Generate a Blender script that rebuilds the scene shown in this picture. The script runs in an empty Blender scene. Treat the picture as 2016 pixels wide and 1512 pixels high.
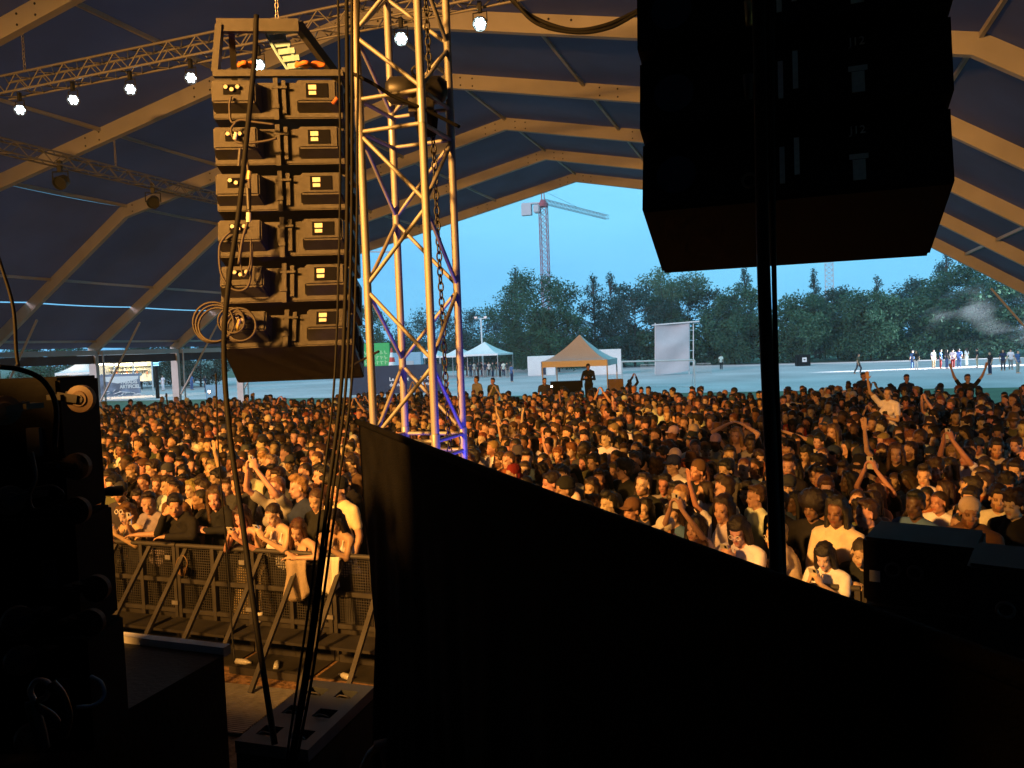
import bpy, bmesh, math, random
import numpy as np
from mathutils import Vector, Matrix, Euler
random.seed(7); RNG = np.random.default_rng(7)
D2R = math.pi/180
scene = bpy.context.scene
COL = scene.collection
# ------------------------------------------------------------------ camera
CAM_H, FPX = 3.4, 1523.0            # eye height (m), focal length in pixels of the 2016 px wide photograph
YAW, PIT, ROLL = 19.5*D2R, -2.75*D2R, 2.1*D2R
CF = Vector((-math.sin(YAW)*math.cos(PIT), math.cos(YAW)*math.cos(PIT), math.sin(PIT)))
_r = Vector((math.cos(YAW), math.sin(YAW), 0)); _u = _r.cross(CF)
CR = _r*math.cos(ROLL) - _u*math.sin(ROLL); CU = _r*math.sin(ROLL) + _u*math.cos(ROLL)
CP = Vector((0, 0, CAM_H))
cam = bpy.data.objects.new('camera', bpy.data.cameras.new('camera')); COL.objects.link(cam)
cam.matrix_world = Matrix(((CR.x, CU.x, -CF.x, CP.x), (CR.y, CU.y, -CF.y, CP.y), (CR.z, CU.z, -CF.z, CP.z), (0, 0, 0, 1)))
cam.data.sensor_width = 36; cam.data.lens = FPX/2016*36
cam.data.clip_start = 0.05; cam.data.clip_end = 3000
scene.camera = cam
def ray(x, y): return CF + CR*((x-1008)/FPX) - CU*((y-756)/FPX)
def at(x, y, depth): return CP + ray(x, y)*depth
def onz(x, y, z):
    d = ray(x, y); return CP + d*((z-CAM_H)/d.z)
def onY(x, y, Y):
    d = ray(x, y); return CP + d*(Y/d.y)
def proj(p):
    d = Vector(p)-CP; z = d.dot(CF)
    return (1008+FPX*d.dot(CR)/z, 756-FPX*d.dot(CU)/z, z) if z > 0.01 else (-9999, -9999, z)
# ------------------------------------------------------------------ sky and sun (dusk, thin cloud)
SUN_EL, SUN_AZ = 15*D2R, 205*D2R     # azimuth measured from +Y clockwise: the sun is low behind the stage
world = bpy.data.worlds.new('World'); scene.world = world; world.use_nodes = True
wn = world.node_tree.nodes; wl = world.node_tree.links; wn.clear()
wo = wn.new('ShaderNodeOutputWorld'); wb = wn.new('ShaderNodeBackground'); sky = wn.new('ShaderNodeTexSky')
sky.sky_type = 'NISHITA'; sky.sun_disc = False; sky.sun_elevation = SUN_EL; sky.sun_rotation = SUN_AZ
sky.air_density = 1.0; sky.dust_density = 0.3; sky.ozone_density = 3.0; sky.altitude = 50
wm = wn.new('ShaderNodeMix'); wm.data_type = 'RGBA'; wm.blend_type = 'MULTIPLY'; wm.inputs[0].default_value = 1
wm.inputs[7].default_value = (0.55, 1.15, 1.15, 1)      # the camera's tungsten white balance
wc = wn.new('ShaderNodeMix'); wc.data_type = 'RGBA'; wc.inputs[0].default_value = 0.92      # even thin cloud over the blue
wt_ = wn.new('ShaderNodeTexCoord'); ws_ = wn.new('ShaderNodeSeparateXYZ'); wr_ = wn.new('ShaderNodeMapRange'); wg_ = wn.new('ShaderNodeMix'); wg_.data_type = 'RGBA'
wr_.inputs[1].default_value = 0.0; wr_.inputs[2].default_value = 0.32
wg_.inputs[6].default_value = (0.44, 1.75, 3.6, 1); wg_.inputs[7].default_value = (1.05, 3.05, 3.9, 1)    # dusk haze at the horizon, paler above
wl.new(wt_.outputs['Generated'], ws_.inputs[0]); wl.new(ws_.outputs[2], wr_.inputs[0])
wp_ = wn.new('ShaderNodeMapping'); wp_.inputs['Scale'].default_value = (2.2, 2.2, 9.0); wz_ = wn.new('ShaderNodeTexNoise'); wz_.inputs['Scale'].default_value = 1.6; wz_.inputs['Detail'].default_value = 5
wq_ = wn.new('ShaderNodeMath'); wq_.operation = 'MULTIPLY_ADD'; wq_.inputs[1].default_value = 0.7; wq_.inputs[2].default_value = -0.35
wa_ = wn.new('ShaderNodeMath'); wa_.operation = 'ADD'; wa_.use_clamp = True
wl.new(wt_.outputs['Generated'], wp_.inputs[0]); wl.new(wp_.outputs[0], wz_.inputs['Vector']); wl.new(wz_.outputs[0], wq_.inputs[0]); wl.new(wq_.outputs[0], wa_.inputs[0]); wl.new(wr_.outputs[0], wa_.inputs[1]); wl.new(wa_.outputs[0], wg_.inputs[0])
wl.new(wg_.outputs[2], wc.inputs[7])
wl.new(sky.outputs[0], wm.inputs[6]); wl.new(wm.outputs[2], wc.inputs[6]); wl.new(wc.outputs[2], wb.inputs[0])
wb.inputs[1].default_value = 0.15
wl.new(wb.outputs[0], wo.inputs[0])
sl = bpy.data.lights.new('sun', 'SUN'); sl.energy = 1.2; sl.angle = 20*D2R; sl.color = (1.0, 0.72, 0.76)
so = bpy.data.objects.new('sun', sl); COL.objects.link(so)
_sd = Vector((math.sin(SUN_AZ)*math.cos(SUN_EL), math.cos(SUN_AZ)*math.cos(SUN_EL), math.sin(SUN_EL)))
so.rotation_euler = _sd.to_track_quat('Z', 'Y').to_euler()
# stage wash lamps: the amber spots over the stage, out of the frame to the left of and behind the camera
AMBER = (1.0, 0.42, 0.08)
def stage_spot(loc, aim, energy, cone, color=AMBER, blend=0.5, size=0.12):
    l = bpy.data.lights.new('stage_spot', 'SPOT'); l.energy = energy; l.color = color
    l.spot_size = cone*D2R; l.spot_blend = blend; l.shadow_soft_size = size
    o = bpy.data.objects.new('stage_spot', l); COL.objects.link(o); o.location = loc
    o.rotation_euler = (Vector(loc)-Vector(aim)).to_track_quat('Z', 'Y').to_euler()
    return o
STAGE_SPOTS = [((-13.0, -5.0, 7.6), (-15, 27, 1.6), 12000, 58, AMBER, 1.0, 0.5), ((-9.0, -5.0, 7.6), (-9, 27, 1.6), 12000, 58, AMBER, 1.0, 0.5),
               ((-5.0, -5.0, 7.6), (-6, 10, 1.6), 650, 80, AMBER, 1.0, 0.5), ((-7.0, -5.0, 7.6), (3, 18, 1.6), 12500, 60, AMBER, 1.0, 0.5),
               ((-7.6, -3.3, 7.0), (0, 30, 9.6), 3600, 58, (1.0, 0.42, 0.09), 0.9, 0.4)]
for a in STAGE_SPOTS: stage_spot(*a)
scene.view_settings.view_transform = 'Standard'; scene.view_settings.look = 'None'
scene.view_settings.gamma = 1; scene.view_settings.use_curve_mapping = False
scene.view_settings.exposure = 1.0
scene.render.engine = 'CYCLES'
scene.cycles.use_denoising = True
scene.cycles.max_bounces = 6; scene.cycles.diffuse_bounces = 3; scene.cycles.glossy_bounces = 2
scene.cycles.transmission_bounces = 3; scene.cycles.transparent_max_bounces = 6
scene.cycles.sample_clamp_indirect = 3.0
scene.cycles.caustics_reflective = False; scene.cycles.caustics_refractive = False

# ------------------------------------------------------------------ materials
def mat(name, col, rough=0.6, metal=0.0, var=0.15, scale=8.0, bump=0.0, bscale=60.0, objcol=False, vcol=None,
        emit=None, estr=0.0, trans=0.0, spec=0.5, coord='Object'):
    m = bpy.data.materials.new(name); m.use_nodes = True
    n = m.node_tree.nodes; l = m.node_tree.links; b = n['Principled BSDF']
    b.inputs['Roughness'].default_value = rough; b.inputs['Metallic'].default_value = metal
    b.inputs['Specular IOR Level'].default_value = spec
    tc = n.new('ShaderNodeTexCoord')
    nz = n.new('ShaderNodeTexNoise'); nz.inputs['Scale'].default_value = scale; nz.inputs['Detail'].default_value = 5
    l.new(tc.outputs[coord], nz.inputs['Vector'])
    mr = n.new('ShaderNodeMapRange'); mr.inputs[1].default_value = 0.3; mr.inputs[2].default_value = 0.7
    mr.inputs[3].default_value = 1-var; mr.inputs[4].default_value = 1+var
    l.new(nz.outputs[0], mr.inputs[0])
    src = None
    if objcol:
        oi = n.new('ShaderNodeObjectInfo'); src = oi.outputs['Color']
    if vcol:
        at_ = n.new('ShaderNodeAttribute'); at_.attribute_name = vcol
        if src is not None:
            mm = n.new('ShaderNodeMix'); mm.data_type = 'RGBA'; mm.blend_type = 'MULTIPLY'; mm.inputs[0].default_value = 1
            l.new(src, mm.inputs[6]); l.new(at_.outputs['Color'], mm.inputs[7]); src = mm.outputs[2]
        else: src = at_.outputs['Color']
    vm = n.new('ShaderNodeVectorMath'); vm.operation = 'SCALE'
    if src is not None: l.new(src, vm.inputs[0])
    else: vm.inputs[0].default_value = col[:3]
    l.new(mr.outputs[0], vm.inputs['Scale'])
    l.new(vm.outputs[0], b.inputs['Base Color'])
    if bump > 0:
        n2 = n.new('ShaderNodeTexNoise'); n2.inputs['Scale'].default_value = bscale; n2.inputs['Detail'].default_value = 4
        l.new(tc.outputs[coord], n2.inputs['Vector'])
        bp = n.new('ShaderNodeBump'); bp.inputs['Strength'].default_value = bump; bp.inputs['Distance'].default_value = 0.02
        l.new(n2.outputs[0], bp.inputs['Height']); l.new(bp.outputs[0], b.inputs['Normal'])
    if emit:
        b.inputs['Emission Color'].default_value = (*emit, 1); b.inputs['Emission Strength'].default_value = estr
    if trans > 0:
        tr = n.new('ShaderNodeBsdfTranslucent'); mx = n.new('ShaderNodeMixShader'); mx.inputs[0].default_value = trans
        l.new(vm.outputs[0], tr.inputs['Color'])
        l.new(b.outputs[0], mx.inputs[1]); l.new(tr.outputs[0], mx.inputs[2]); l.new(mx.outputs[0], n['Material Output'].inputs[0])
    return m
M = {}
M['alu'] = mat('aluminium_beam', (0.56, 0.55, 0.53), 0.55, 0.0, 0.08, 1.5)
M['truss'] = mat('truss_tube', (0.29, 0.285, 0.28), 0.55, 0.4, 0.18, 6, 0.15, 40)
M['membrane'] = mat('roof_membrane', (0.085, 0.10, 0.185), 0.75, 0.0, 0.22, 0.35, 0.5, 1.6, trans=0.08)
M['white_metal'] = mat('white_painted_steel', (0.62, 0.63, 0.64), 0.5, 0, 0.06)
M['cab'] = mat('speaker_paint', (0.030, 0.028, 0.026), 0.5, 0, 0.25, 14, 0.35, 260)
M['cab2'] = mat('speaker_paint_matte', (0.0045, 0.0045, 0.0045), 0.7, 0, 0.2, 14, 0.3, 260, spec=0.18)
M['black'] = mat('black_metal', (0.022, 0.022, 0.023), 0.45, 0.2, 0.2, 10)
M['rubber'] = mat('black_rubber', (0.007, 0.007, 0.007), 0.7, 0, 0.2, 10, spec=0.2)
M['velvet'] = mat('black_molton', (0.0045, 0.0045, 0.005), 0.95, 0, 0.4, 6, 0.5, 120, spec=0.06)
M['stagefloor'] = mat('stage_floor', (0.010, 0.011, 0.014), 0.6, 0, 0.35, 3, 0.2, 40)
M['greylip'] = mat('deck_edge_metal', (0.75, 0.75, 0.76), 0.5, 0.0, 0.15, 8)
M['label'] = mat('paper_label', (0.70, 0.68, 0.62), 0.6, 0, 0.12, 60)
M['steel'] = mat('galvanised_steel', (0.42, 0.41, 0.40), 0.45, 0.7, 0.2, 12)
M['brass'] = mat('yellow_brass', (0.55, 0.42, 0.16), 0.4, 0.6, 0.15, 20)
M['orange'] = mat('orange_strap', (0.60, 0.17, 0.03), 0.7, 0, 0.15, 30)
M['sling'] = mat('pale_blue_cable_net', (0.25, 0.42, 0.55), 0.6, 0, 0.2, 20)
M['barrier'] = mat('barrier_aluminium', (0.052, 0.049, 0.046), 0.55, 0.2, 0.3, 5, 0.1, 60)
M['plate'] = mat('perforated_plate', (0.032, 0.030, 0.028), 0.65, 0.1, 0.3, 5)
M['wood'] = mat('wood_chip_floor', (0.27, 0.165, 0.085), 0.9, 0, 0.55, 14, 1.0, 28)
M['grass'] = mat('grass', (0.055, 0.095, 0.045), 0.9, 0, 0.3, 0.5, 0.6, 12)
M['paving'] = mat('pale_gravel_path', (0.50, 0.42, 0.43), 0.9, 0, 0.22, 0.12, 0.15, 8)
M['white_pvc'] = mat('white_tarpaulin', (0.82, 0.82, 0.82), 0.6, 0, 0.05, 1.0, trans=0.12)
M['greysheet'] = mat('grey_mesh_sheet', (0.42, 0.43, 0.46), 0.8, 0, 0.06, 1.0)
M['navy'] = mat('navy_banner', (0.018, 0.03, 0.06), 0.7, 0, 0.1, 1.0)
M['green_banner'] = mat('green_banner', (0.05, 0.45, 0.12), 0.6, 0, 0.06, 2.0)
M['print_white'] = mat('white_print', (0.75, 0.75, 0.75), 0.6, 0, 0.03)
M['print_green'] = mat('light_green_print', (0.40, 0.72, 0.35), 0.6, 0, 0.05)
M['red'] = mat('red_paint', (0.55, 0.04, 0.03), 0.5, 0, 0.08)
M['crane_red'] = mat('crane_red', (0.30, 0.045, 0.06), 0.6, 0, 0.15, 0.3)
M['crane_grey'] = mat('crane_grey', (0.46, 0.46, 0.50), 0.6, 0, 0.1)
M['bark'] = mat('bark', (0.045, 0.038, 0.03), 0.95, 0, 0.3, 6, 0.5, 30)
M['cable_brown'] = mat('dusty_cable', (0.035, 0.028, 0.024), 0.6, 0, 0.2, 20)
M['screenblack'] = mat('dark_glass', (0.01, 0.01, 0.012), 0.12, 0, 0.05)
def leafmat(name, c, trans=0.25):
    return mat(name, c, 0.7, 0, 0.25, 0.35, trans=trans, spec=0.2)

# ------------------------------------------------------------------ mesh helpers
def frame_of(d):
    d = Vector(d).normalized(); a = Vector((0, 0, 1)) if abs(d.z) < 0.95 else Vector((1, 0, 0))
    u = d.cross(a).normalized(); return u, d.cross(u).normalized()
class MB:
    def __init__(s): s.v = []; s.f = []
    def add(s, vs, fs):
        o = len(s.v); s.v += [tuple(p) for p in vs]; s.f += [tuple(i+o for i in f) for f in fs]; return s
    def box(s, c, size, rot=None):
        x, y, z = (k/2 for k in size); c = Vector(c)
        vs = [Vector(p) for p in ((-x,-y,-z),(x,-y,-z),(x,y,-z),(-x,y,-z),(-x,-y,z),(x,-y,z),(x,y,z),(-x,y,z))]
        if rot is not None: vs = [rot @ p for p in vs]
        return s.add([c+p for p in vs], [(0,3,2,1),(4,5,6,7),(0,1,5,4),(1,2,6,5),(2,3,7,6),(3,0,4,7)])
    def bar(s, p0, p1, w, h, up=(0, 0, 1)):       # box beam from p0 to p1, w sideways, h along up
        p0, p1 = Vector(p0), Vector(p1); d = (p1-p0).normalized(); up = Vector(up)
        sd = d.cross(up).normalized() if abs(d.dot(up)) < 0.99 else Vector((1, 0, 0)); u = sd.cross(d)
        vs = []
        for p in (p0, p1):
            for a, b in ((-1,-1),(1,-1),(1,1),(-1,1)): vs.append(p+sd*(a*w/2)+u*(b*h/2))
        return s.add(vs, [(0,1,2,3),(7,6,5,4),(0,4,5,1),(1,5,6,2),(2,6,7,3),(3,7,4,0)])
    def tube(s, p0, p1, r, n=8, r2=None, cap=True):
        p0, p1 = Vector(p0), Vector(p1); u, w = frame_of(p1-p0); r2 = r if r2 is None else r2
        vs = [p+u*(rr*math.cos(2*math.pi*k/n))+w*(rr*math.sin(2*math.pi*k/n)) for p, rr in ((p0, r), (p1, r2)) for k in range(n)]
        fs = [(k, (k+1) % n, n+(k+1) % n, n+k) for k in range(n)]
        if cap: fs += [tuple(range(n))[::-1], tuple(range(n, 2*n))]
        return s.add(vs, fs)
    def path(s, pts, r, n=6, closed=False):
        pts = [Vector(p) for p in pts]; m = len(pts); vs = []; fs = []; u = None
        for i, p in enumerate(pts):
            d = (pts[(i+1) % m]-pts[i-1]) if closed else (pts[min(i+1, m-1)]-pts[max(i-1, 0)])
            d.normalize()
            if u is None: u, w = frame_of(d)
            else:
                u = (u-d*u.dot(d)).normalized(); w = d.cross(u)
            rr = r[i] if isinstance(r, (list, tuple)) else r
            vs += [p+u*(rr*math.cos(2*math.pi*k/n))+w*(rr*math.sin(2*math.pi*k/n)) for k in range(n)]
        for i in range(m if closed else m-1):
            j = (i+1) % m
            fs += [(i*n+k, i*n+(k+1) % n, j*n+(k+1) % n, j*n+k) for k in range(n)]
        if not closed: fs += [tuple(range(n))[::-1], tuple(range((m-1)*n, m*n))]
        return s.add(vs, fs)
    def lathe(s, prof, c=(0, 0, 0), n=16, axis='z', rot=None):
        c = Vector(c); vs = []; fs = []; m = len(prof)
        for r, z in prof:
            for k in range(n):
                a = 2*math.pi*k/n; p = Vector((r*math.cos(a), r*math.sin(a), z))
                if axis == 'y': p = Vector((p.x, p.z, -p.y))
                if axis == 'x': p = Vector((p.z, p.x, p.y))
                if rot is not None: p = rot @ p
                vs.append(c+p)
        for i in range(m-1):
            fs += [(i*n+k, i*n+(k+1) % n, (i+1)*n+(k+1) % n, (i+1)*n+k) for k in range(n)]
        fs += [tuple(range(n))[::-1], tuple(range((m-1)*n, m*n))]
        return s.add(vs, fs)
    def torus(s, c, R_, r, n=20, k=6, rot=None):
        pts = []
        for i in range(n):
            a = 2*math.pi*i/n; p = Vector((R_*math.cos(a), R_*math.sin(a), 0))
            if rot is not None: p = rot @ p
            pts.append(Vector(c)+p)
        return s.path(pts, r, k, closed=True)
    def prism(s, poly, a, b):                       # convex polygon (list of 3D points) extruded from offset a to b
        n = len(poly); vs = [Vector(p)+Vector(a) for p in poly]+[Vector(p)+Vector(b) for p in poly]
        fs = [tuple(range(n))[::-1], tuple(range(n, 2*n))]+[(k, (k+1) % n, n+(k+1) % n, n+k) for k in range(n)]
        return s.add(vs, fs)
    def grid(s, fn, nu, nv):
        vs = [fn(i/nu, j/nv) for j in range(nv+1) for i in range(nu+1)]
        fs = [(j*(nu+1)+i, j*(nu+1)+i+1, (j+1)*(nu+1)+i+1, (j+1)*(nu+1)+i) for j in range(nv) for i in range(nu)]
        return s.add(vs, fs)
    def mesh(s, name, m=None, smooth=False, off=None, bevel=0):
        me = bpy.data.meshes.new(name)
        v = s.v if off is None else [(a-off[0], b-off[1], c-off[2]) for a, b, c in s.v]
        me.from_pydata(v, [], s.f)
        if m is not None: me.materials.append(m)
        bm = bmesh.new(); bm.from_mesh(me)
        bmesh.ops.recalc_face_normals(bm, faces=bm.faces)
        if bevel:
            bmesh.ops.bevel(bm, geom=[e for e in bm.edges if e.calc_face_angle(0) > 0.5], offset=bevel, segments=2, affect='EDGES', clamp_overlap=True)
        bm.to_mesh(me); bm.free()
        if smooth: me.polygons.foreach_set('use_smooth', [True]*len(me.polygons))
        return me
    def build(s, name, m, parent=None, smooth=False, local=False, bevel=0):
        off = None
        if parent is not None and not local:
            off = Vector((0, 0, 0)); p = parent
            while p is not None: off = off+p.location; p = p.parent
        elif parent is None and not local and s.v:      # origin at the base of the thing
            a = np.array(s.v); off = Vector(((a[:,0].min()+a[:,0].max())/2, (a[:,1].min()+a[:,1].max())/2, a[:,2].min()))
        me = s.mesh(name, m, smooth, off, bevel)
        return link(name, me, parent, None if parent is not None else off)
def link(name, me, parent=None, loc=None):
    o = bpy.data.objects.new(name, me); COL.objects.link(o)
    if parent is not None: o.parent = parent
    if loc is not None: o.location = loc
    return o
def tag(o, label, cat, group=None, kind=None):
    if label: o['label'] = label
    if cat: o['category'] = cat
    if group: o['group'] = group
    if kind: o['kind'] = kind
    return o
def thing(name, label, cat, loc=(0, 0, 0), rotz=0.0, group=None):
    o = bpy.data.objects.new(name, None); COL.objects.link(o); o.location = loc; o.rotation_euler = (0, 0, rotz)
    o.empty_display_size = 0.2
    return tag(o, label, cat, group)
def struct(name, mb, m, smooth=False):
    o = mb.build(name, m, None, smooth, local=True); o['kind'] = 'structure'; return o
def copy_tree(o, parent=None):
    c = o.copy(); COL.objects.link(c); c.parent = parent
    for ch in list(o.children): copy_tree(ch, c)
    return c
def text_mesh(txt, size, m, bold=0.0, align='CENTER', extrude=0.002):
    cu = bpy.data.curves.new('lettering', 'FONT'); cu.body = txt; cu.size = size; cu.align_x = align; cu.align_y = 'CENTER'
    cu.extrude = extrude; cu.offset = bold; cu.resolution_u = 2
    o = bpy.data.objects.new('lettering', cu); COL.objects.link(o)
    me = bpy.data.meshes.new_from_object(o.evaluated_get(bpy.context.evaluated_depsgraph_get()))
    bpy.data.objects.remove(o); bpy.data.curves.remove(cu)
    me.materials.clear(); me.materials.append(m); return me
def text_obj(name, txt, size, m, parent, loc, rot, bold=0.0, align='CENTER', sx=1.0):
    o = link(name, text_mesh(txt, size, m, bold, align), parent)
    o.location = loc; o.rotation_euler = rot; o.scale = (sx, 1, 1); return o

# ================================================================== PEOPLE
from mathutils import noise as mnoise
def cap(b, p0, p1, r0, r1, n=10):
    p0, p1 = Vector(p0), Vector(p1); d = p1-p0; L = d.length; u, w = frame_of(d); dn = d/L if L > 1e-6 else Vector((0, 0, 1)); rings = []
    for k in range(4): a = -math.pi/2+k*math.pi/8; rings.append((p0+dn*(r0*math.sin(a)), max(1e-4, r0*math.cos(a))))
    rings.append((p0, r0)); rings.append((p1, r1))
    for k in range(1, 5): a = k*math.pi/8; rings.append((p1+dn*(r1*math.sin(a)), max(1e-4, r1*math.cos(a))))
    vs = [c+u*(r*math.cos(2*math.pi*k/n))+w*(r*math.sin(2*math.pi*k/n)) for c, r in rings for k in range(n)]; m = len(rings)
    fs = [(i*n+k, i*n+(k+1) % n, (i+1)*n+(k+1) % n, (i+1)*n+k) for i in range(m-1) for k in range(n)]+[tuple(range(n))[::-1], tuple(range((m-1)*n, m*n))]
    b.add(vs, fs)
def ell(b, c, r, M4=None, n=14, m=9):
    vs = []; c = Vector(c)
    for i in range(m+1):
        a = -math.pi/2+math.pi*i/m; rr, z = max(1e-3, math.cos(a)), math.sin(a)
        vs += [c+Vector((r[0]*rr*math.cos(2*math.pi*k/n), r[1]*rr*math.sin(2*math.pi*k/n), r[2]*z)) for k in range(n)]
    fs = [(i*n+k, i*n+(k+1) % n, (i+1)*n+(k+1) % n, (i+1)*n+k) for i in range(m) for k in range(n)]+[tuple(range(n))[::-1], tuple(range(m*n, (m+1)*n))]
    if M4 is not None: vs = [M4 @ v for v in vs]
    b.add(vs, fs)
def evaluated(me, mods, weights=None):
    o = bpy.data.objects.new('tmp', me); COL.objects.link(o)
    if weights is not None:
        g = o.vertex_groups.new(name='w')
        for i, w in enumerate(weights): g.add([i], float(w), 'REPLACE')
    for ty, kw in mods:
        md = o.modifiers.new(ty, ty)
        for k, v in kw.items(): setattr(md, k, v)
    out = bpy.data.meshes.new_from_object(o.evaluated_get(bpy.context.evaluated_depsgraph_get()))
    bpy.data.objects.remove(o); return out
def skinned(b, voxel, smooth, tris, protect=None, disp=None, crop=None):
    me = b.mesh('tmp'); me2 = evaluated(me, [('REMESH', dict(mode='VOXEL', voxel_size=voxel)), ('SMOOTH', dict(factor=0.5, iterations=smooth))])
    if disp is not None:
        n = len(me2.vertices); co = np.empty(n*3); me2.vertices.foreach_get('co', co); co = co.reshape(-1, 3)
        nm = np.array([v.normal for v in me2.vertices])
        dd = np.array([disp(c) for c in co]); co += nm*dd[:, None]; me2.vertices.foreach_set('co', co.ravel()); me2.update()
    nt = sum(len(p.vertices)-2 for p in me2.polygons)
    if nt > tris:
        kw = dict(ratio=tris/nt, use_collapse_triangulate=True); w = None
        if protect is not None:
            w = [protect(v.co) for v in me2.vertices]; kw.update(vertex_group='w', invert_vertex_group=True, vertex_group_factor=1.0)
        me3 = evaluated(me2, [('DECIMATE', kw)], w); bpy.data.meshes.remove(me2); me2 = me3
    bpy.data.meshes.remove(me)
    me2.polygons.foreach_set('use_smooth', [True]*len(me2.polygons)); me2.materials.clear()
    return me2
M['skin'] = mat('skin', (1, 1, 1), 0.5, 0, 0.06, 30, objcol=True, vcol='feat', spec=0.35)
M['hair'] = mat('hair', (1, 1, 1), 0.5, 0, 0.35, 45, 0.5, 120, objcol=True, spec=0.5)
M['cloth'] = mat('cloth', (1, 1, 1), 0.85, 0, 0.12, 14, 0.12, 40, objcol=True, spec=0.2)
M['crowd'] = mat('crowd_colours', (1, 1, 1), 0.65, 0, 0.10, 9, vcol='feat', spec=0.3)

def head_prims(b, HM, fem):
    E = lambda c, r: ell(b, c, r, HM)
    k = 0.94 if fem else 1.0
    E((0, 0.014, 0.052), (0.074, 0.093, 0.086)); E((0, -0.024, -0.026), (0.058*k, 0.062, 0.088)); E((0, -0.060, -0.090), (0.026*k, 0.024, 0.022)); E((0, -0.050, 0.045), (0.054, 0.034, 0.05))
    for s in (-1, 1):
        E((s*0.043*k, -0.010, -0.060), (0.019, 0.032, 0.030)); E((s*0.033, -0.056, -0.026), (0.022, 0.022, 0.028)); E((s*0.074, 0.010, -0.006), (0.008, 0.016, 0.028))
        E((s*0.010, -0.092, -0.031), (0.009, 0.009, 0.007)); E((s*0.030, -0.070, 0.001), (0.013, 0.009, 0.008))
    def C(p, q, r0, r1): cap(b, HM @ Vector(p), HM @ Vector(q), r0, r1)
    C((-0.034, -0.073, 0.022), (0.034, -0.073, 0.022), 0.010, 0.010); C((0, -0.080, 0.014), (0, -0.099, -0.027), 0.008, 0.011)
    C((-0.016, -0.078, -0.057), (0.016, -0.078, -0.057), 0.007, 0.007); C((-0.013, -0.077, -0.068), (0.013, -0.077, -0.068), 0.008, 0.008)
def feat_colors(me, HM, beard):
    n = len(me.vertices); inv = HM.inverted(); out = np.ones((n, 4), np.float32)
    for i, v in enumerate(me.vertices):
        p = inv @ v.co
        if p.length > 0.2 or p.z < -0.125: continue
        x = abs(p.x)
        if p.y < -0.05 and ((x-0.030)/0.0135)**2+((p.z-0.001)/0.0058)**2 < 1: out[i, :3] = (0.14, 0.11, 0.10)
        elif p.y < -0.05 and 0.012 < x < 0.048 and 0.013 < p.z-0.10*(x-0.03)*0 < 0.023: out[i, :3] = (0.50, 0.42, 0.37)
        elif p.y < -0.06 and x < 0.023 and -0.073 < p.z < -0.052: out[i, :3] = (0.80, 0.52, 0.48)
        elif beard and p.z < -0.030 and p.y > -0.2 and (p.z < -0.075 or x > 0.030) and p.y < 0.02: out[i, :3] = (0.48, 0.40, 0.35)
        elif p.z > 0.075 or (p.y > 0.04 and p.z > -0.03): out[i, :3] = (0.30, 0.25, 0.22)
    a = me.color_attributes.new('feat', 'FLOAT_COLOR', 'POINT'); a.data.foreach_set('color', out.ravel())
def hand(b, w, d, nrm, curl, side=1):
    w, d = Vector(w), Vector(d).normalized(); nrm = Vector(nrm); nrm = (nrm-d*nrm.dot(d)).normalized(); s = d.cross(nrm)*side
    R_ = Matrix((s, d, nrm)).transposed().to_4x4(); R_.translation = w+d*0.045
    ell(b, (0, 0, 0), (0.041, 0.052, 0.018), R_)
    for k, (o, L) in enumerate(((-0.030, 0.066), (-0.010, 0.078), (0.011, 0.074), (0.031, 0.056))):
        p = w+d*0.085+s*o*1.05; a = curl*(0.5+0.1*k); d1 = (d*math.cos(a)+nrm*math.sin(a)+s*o*3.2*(1-curl)).normalized(); q = p+d1*L*0.55
        a2 = curl*1.5; d2 = (d*math.cos(a2)+nrm*math.sin(a2)+s*o*3.2*(1-curl)).normalized(); cap(b, p, q, 0.0098, 0.0092, 7); cap(b, q, q+d2*L*0.5, 0.0092, 0.0080, 7)
    p = w+d*0.022-s*0.032; q = p+(d*0.55-s*0.75+nrm*0.3*curl).normalized()*0.042; cap(b, p, q, 0.0125, 0.0105, 7); cap(b, q, q+(d*0.85-s*0.35+nrm*0.5*curl).normalized()*0.034, 0.0105, 0.0085, 7)
POSES = {}
def pose(key, fem=False, head=(0, 0, 0), lean=0, L=None, R=None, beard=False, legs='stand', sh=0.0):
    POSES[key] = dict(fem=fem, head=head, lean=lean, L=L, R=R, beard=beard, legs=legs, sh=sh)
down = dict(e=(0.245, 0.03, 1.12), w=(0.235, -0.06, 0.88), d=(0, -0.2, -1), n=(-1, 0, 0), c=0.5)
def mir(a): return dict(e=(-a['e'][0],)+tuple(a['e'][1:]), w=(-a['w'][0],)+tuple(a['w'][1:]), d=(-a['d'][0],)+tuple(a['d'][1:]), n=(-a['n'][0],)+tuple(a['n'][1:]), c=a['c'])
fold = dict(e=(0.27, -0.18, 1.10), w=(-0.02, -0.27, 1.17), d=(-1, 0.0, 0.05), n=(0, 1, 0), c=0.6)
fold2 = dict(e=(-0.27, -0.18, 1.10), w=(0.02, -0.23, 1.13), d=(1, 0.0, 0.1), n=(0, 1, 0), c=0.6)
rail = dict(e=(0.29, -0.20, 1.265), w=(0.04, -0.36, 1.27), d=(-1, -0.25, -0.05), n=(0, 0, -1), c=0.5)
rail2 = dict(e=(-0.29, -0.20, 1.265), w=(-0.05, -0.33, 1.30), d=(1, -0.25, -0.05), n=(0, 0, -1), c=0.5)
phone = dict(e=(0.20, -0.20, 1.20), w=(0.055, -0.38, 1.38), d=(-0.35, -0.15, 0.9), n=(-0.8, 0.4, 0), c=0.8)
mouth = dict(e=(-0.22, -0.26, 1.26), w=(-0.06, -0.28, 1.50), d=(0.5, 0.45, 0.55), n=(0.2, 1, 0), c=0.9)
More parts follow.
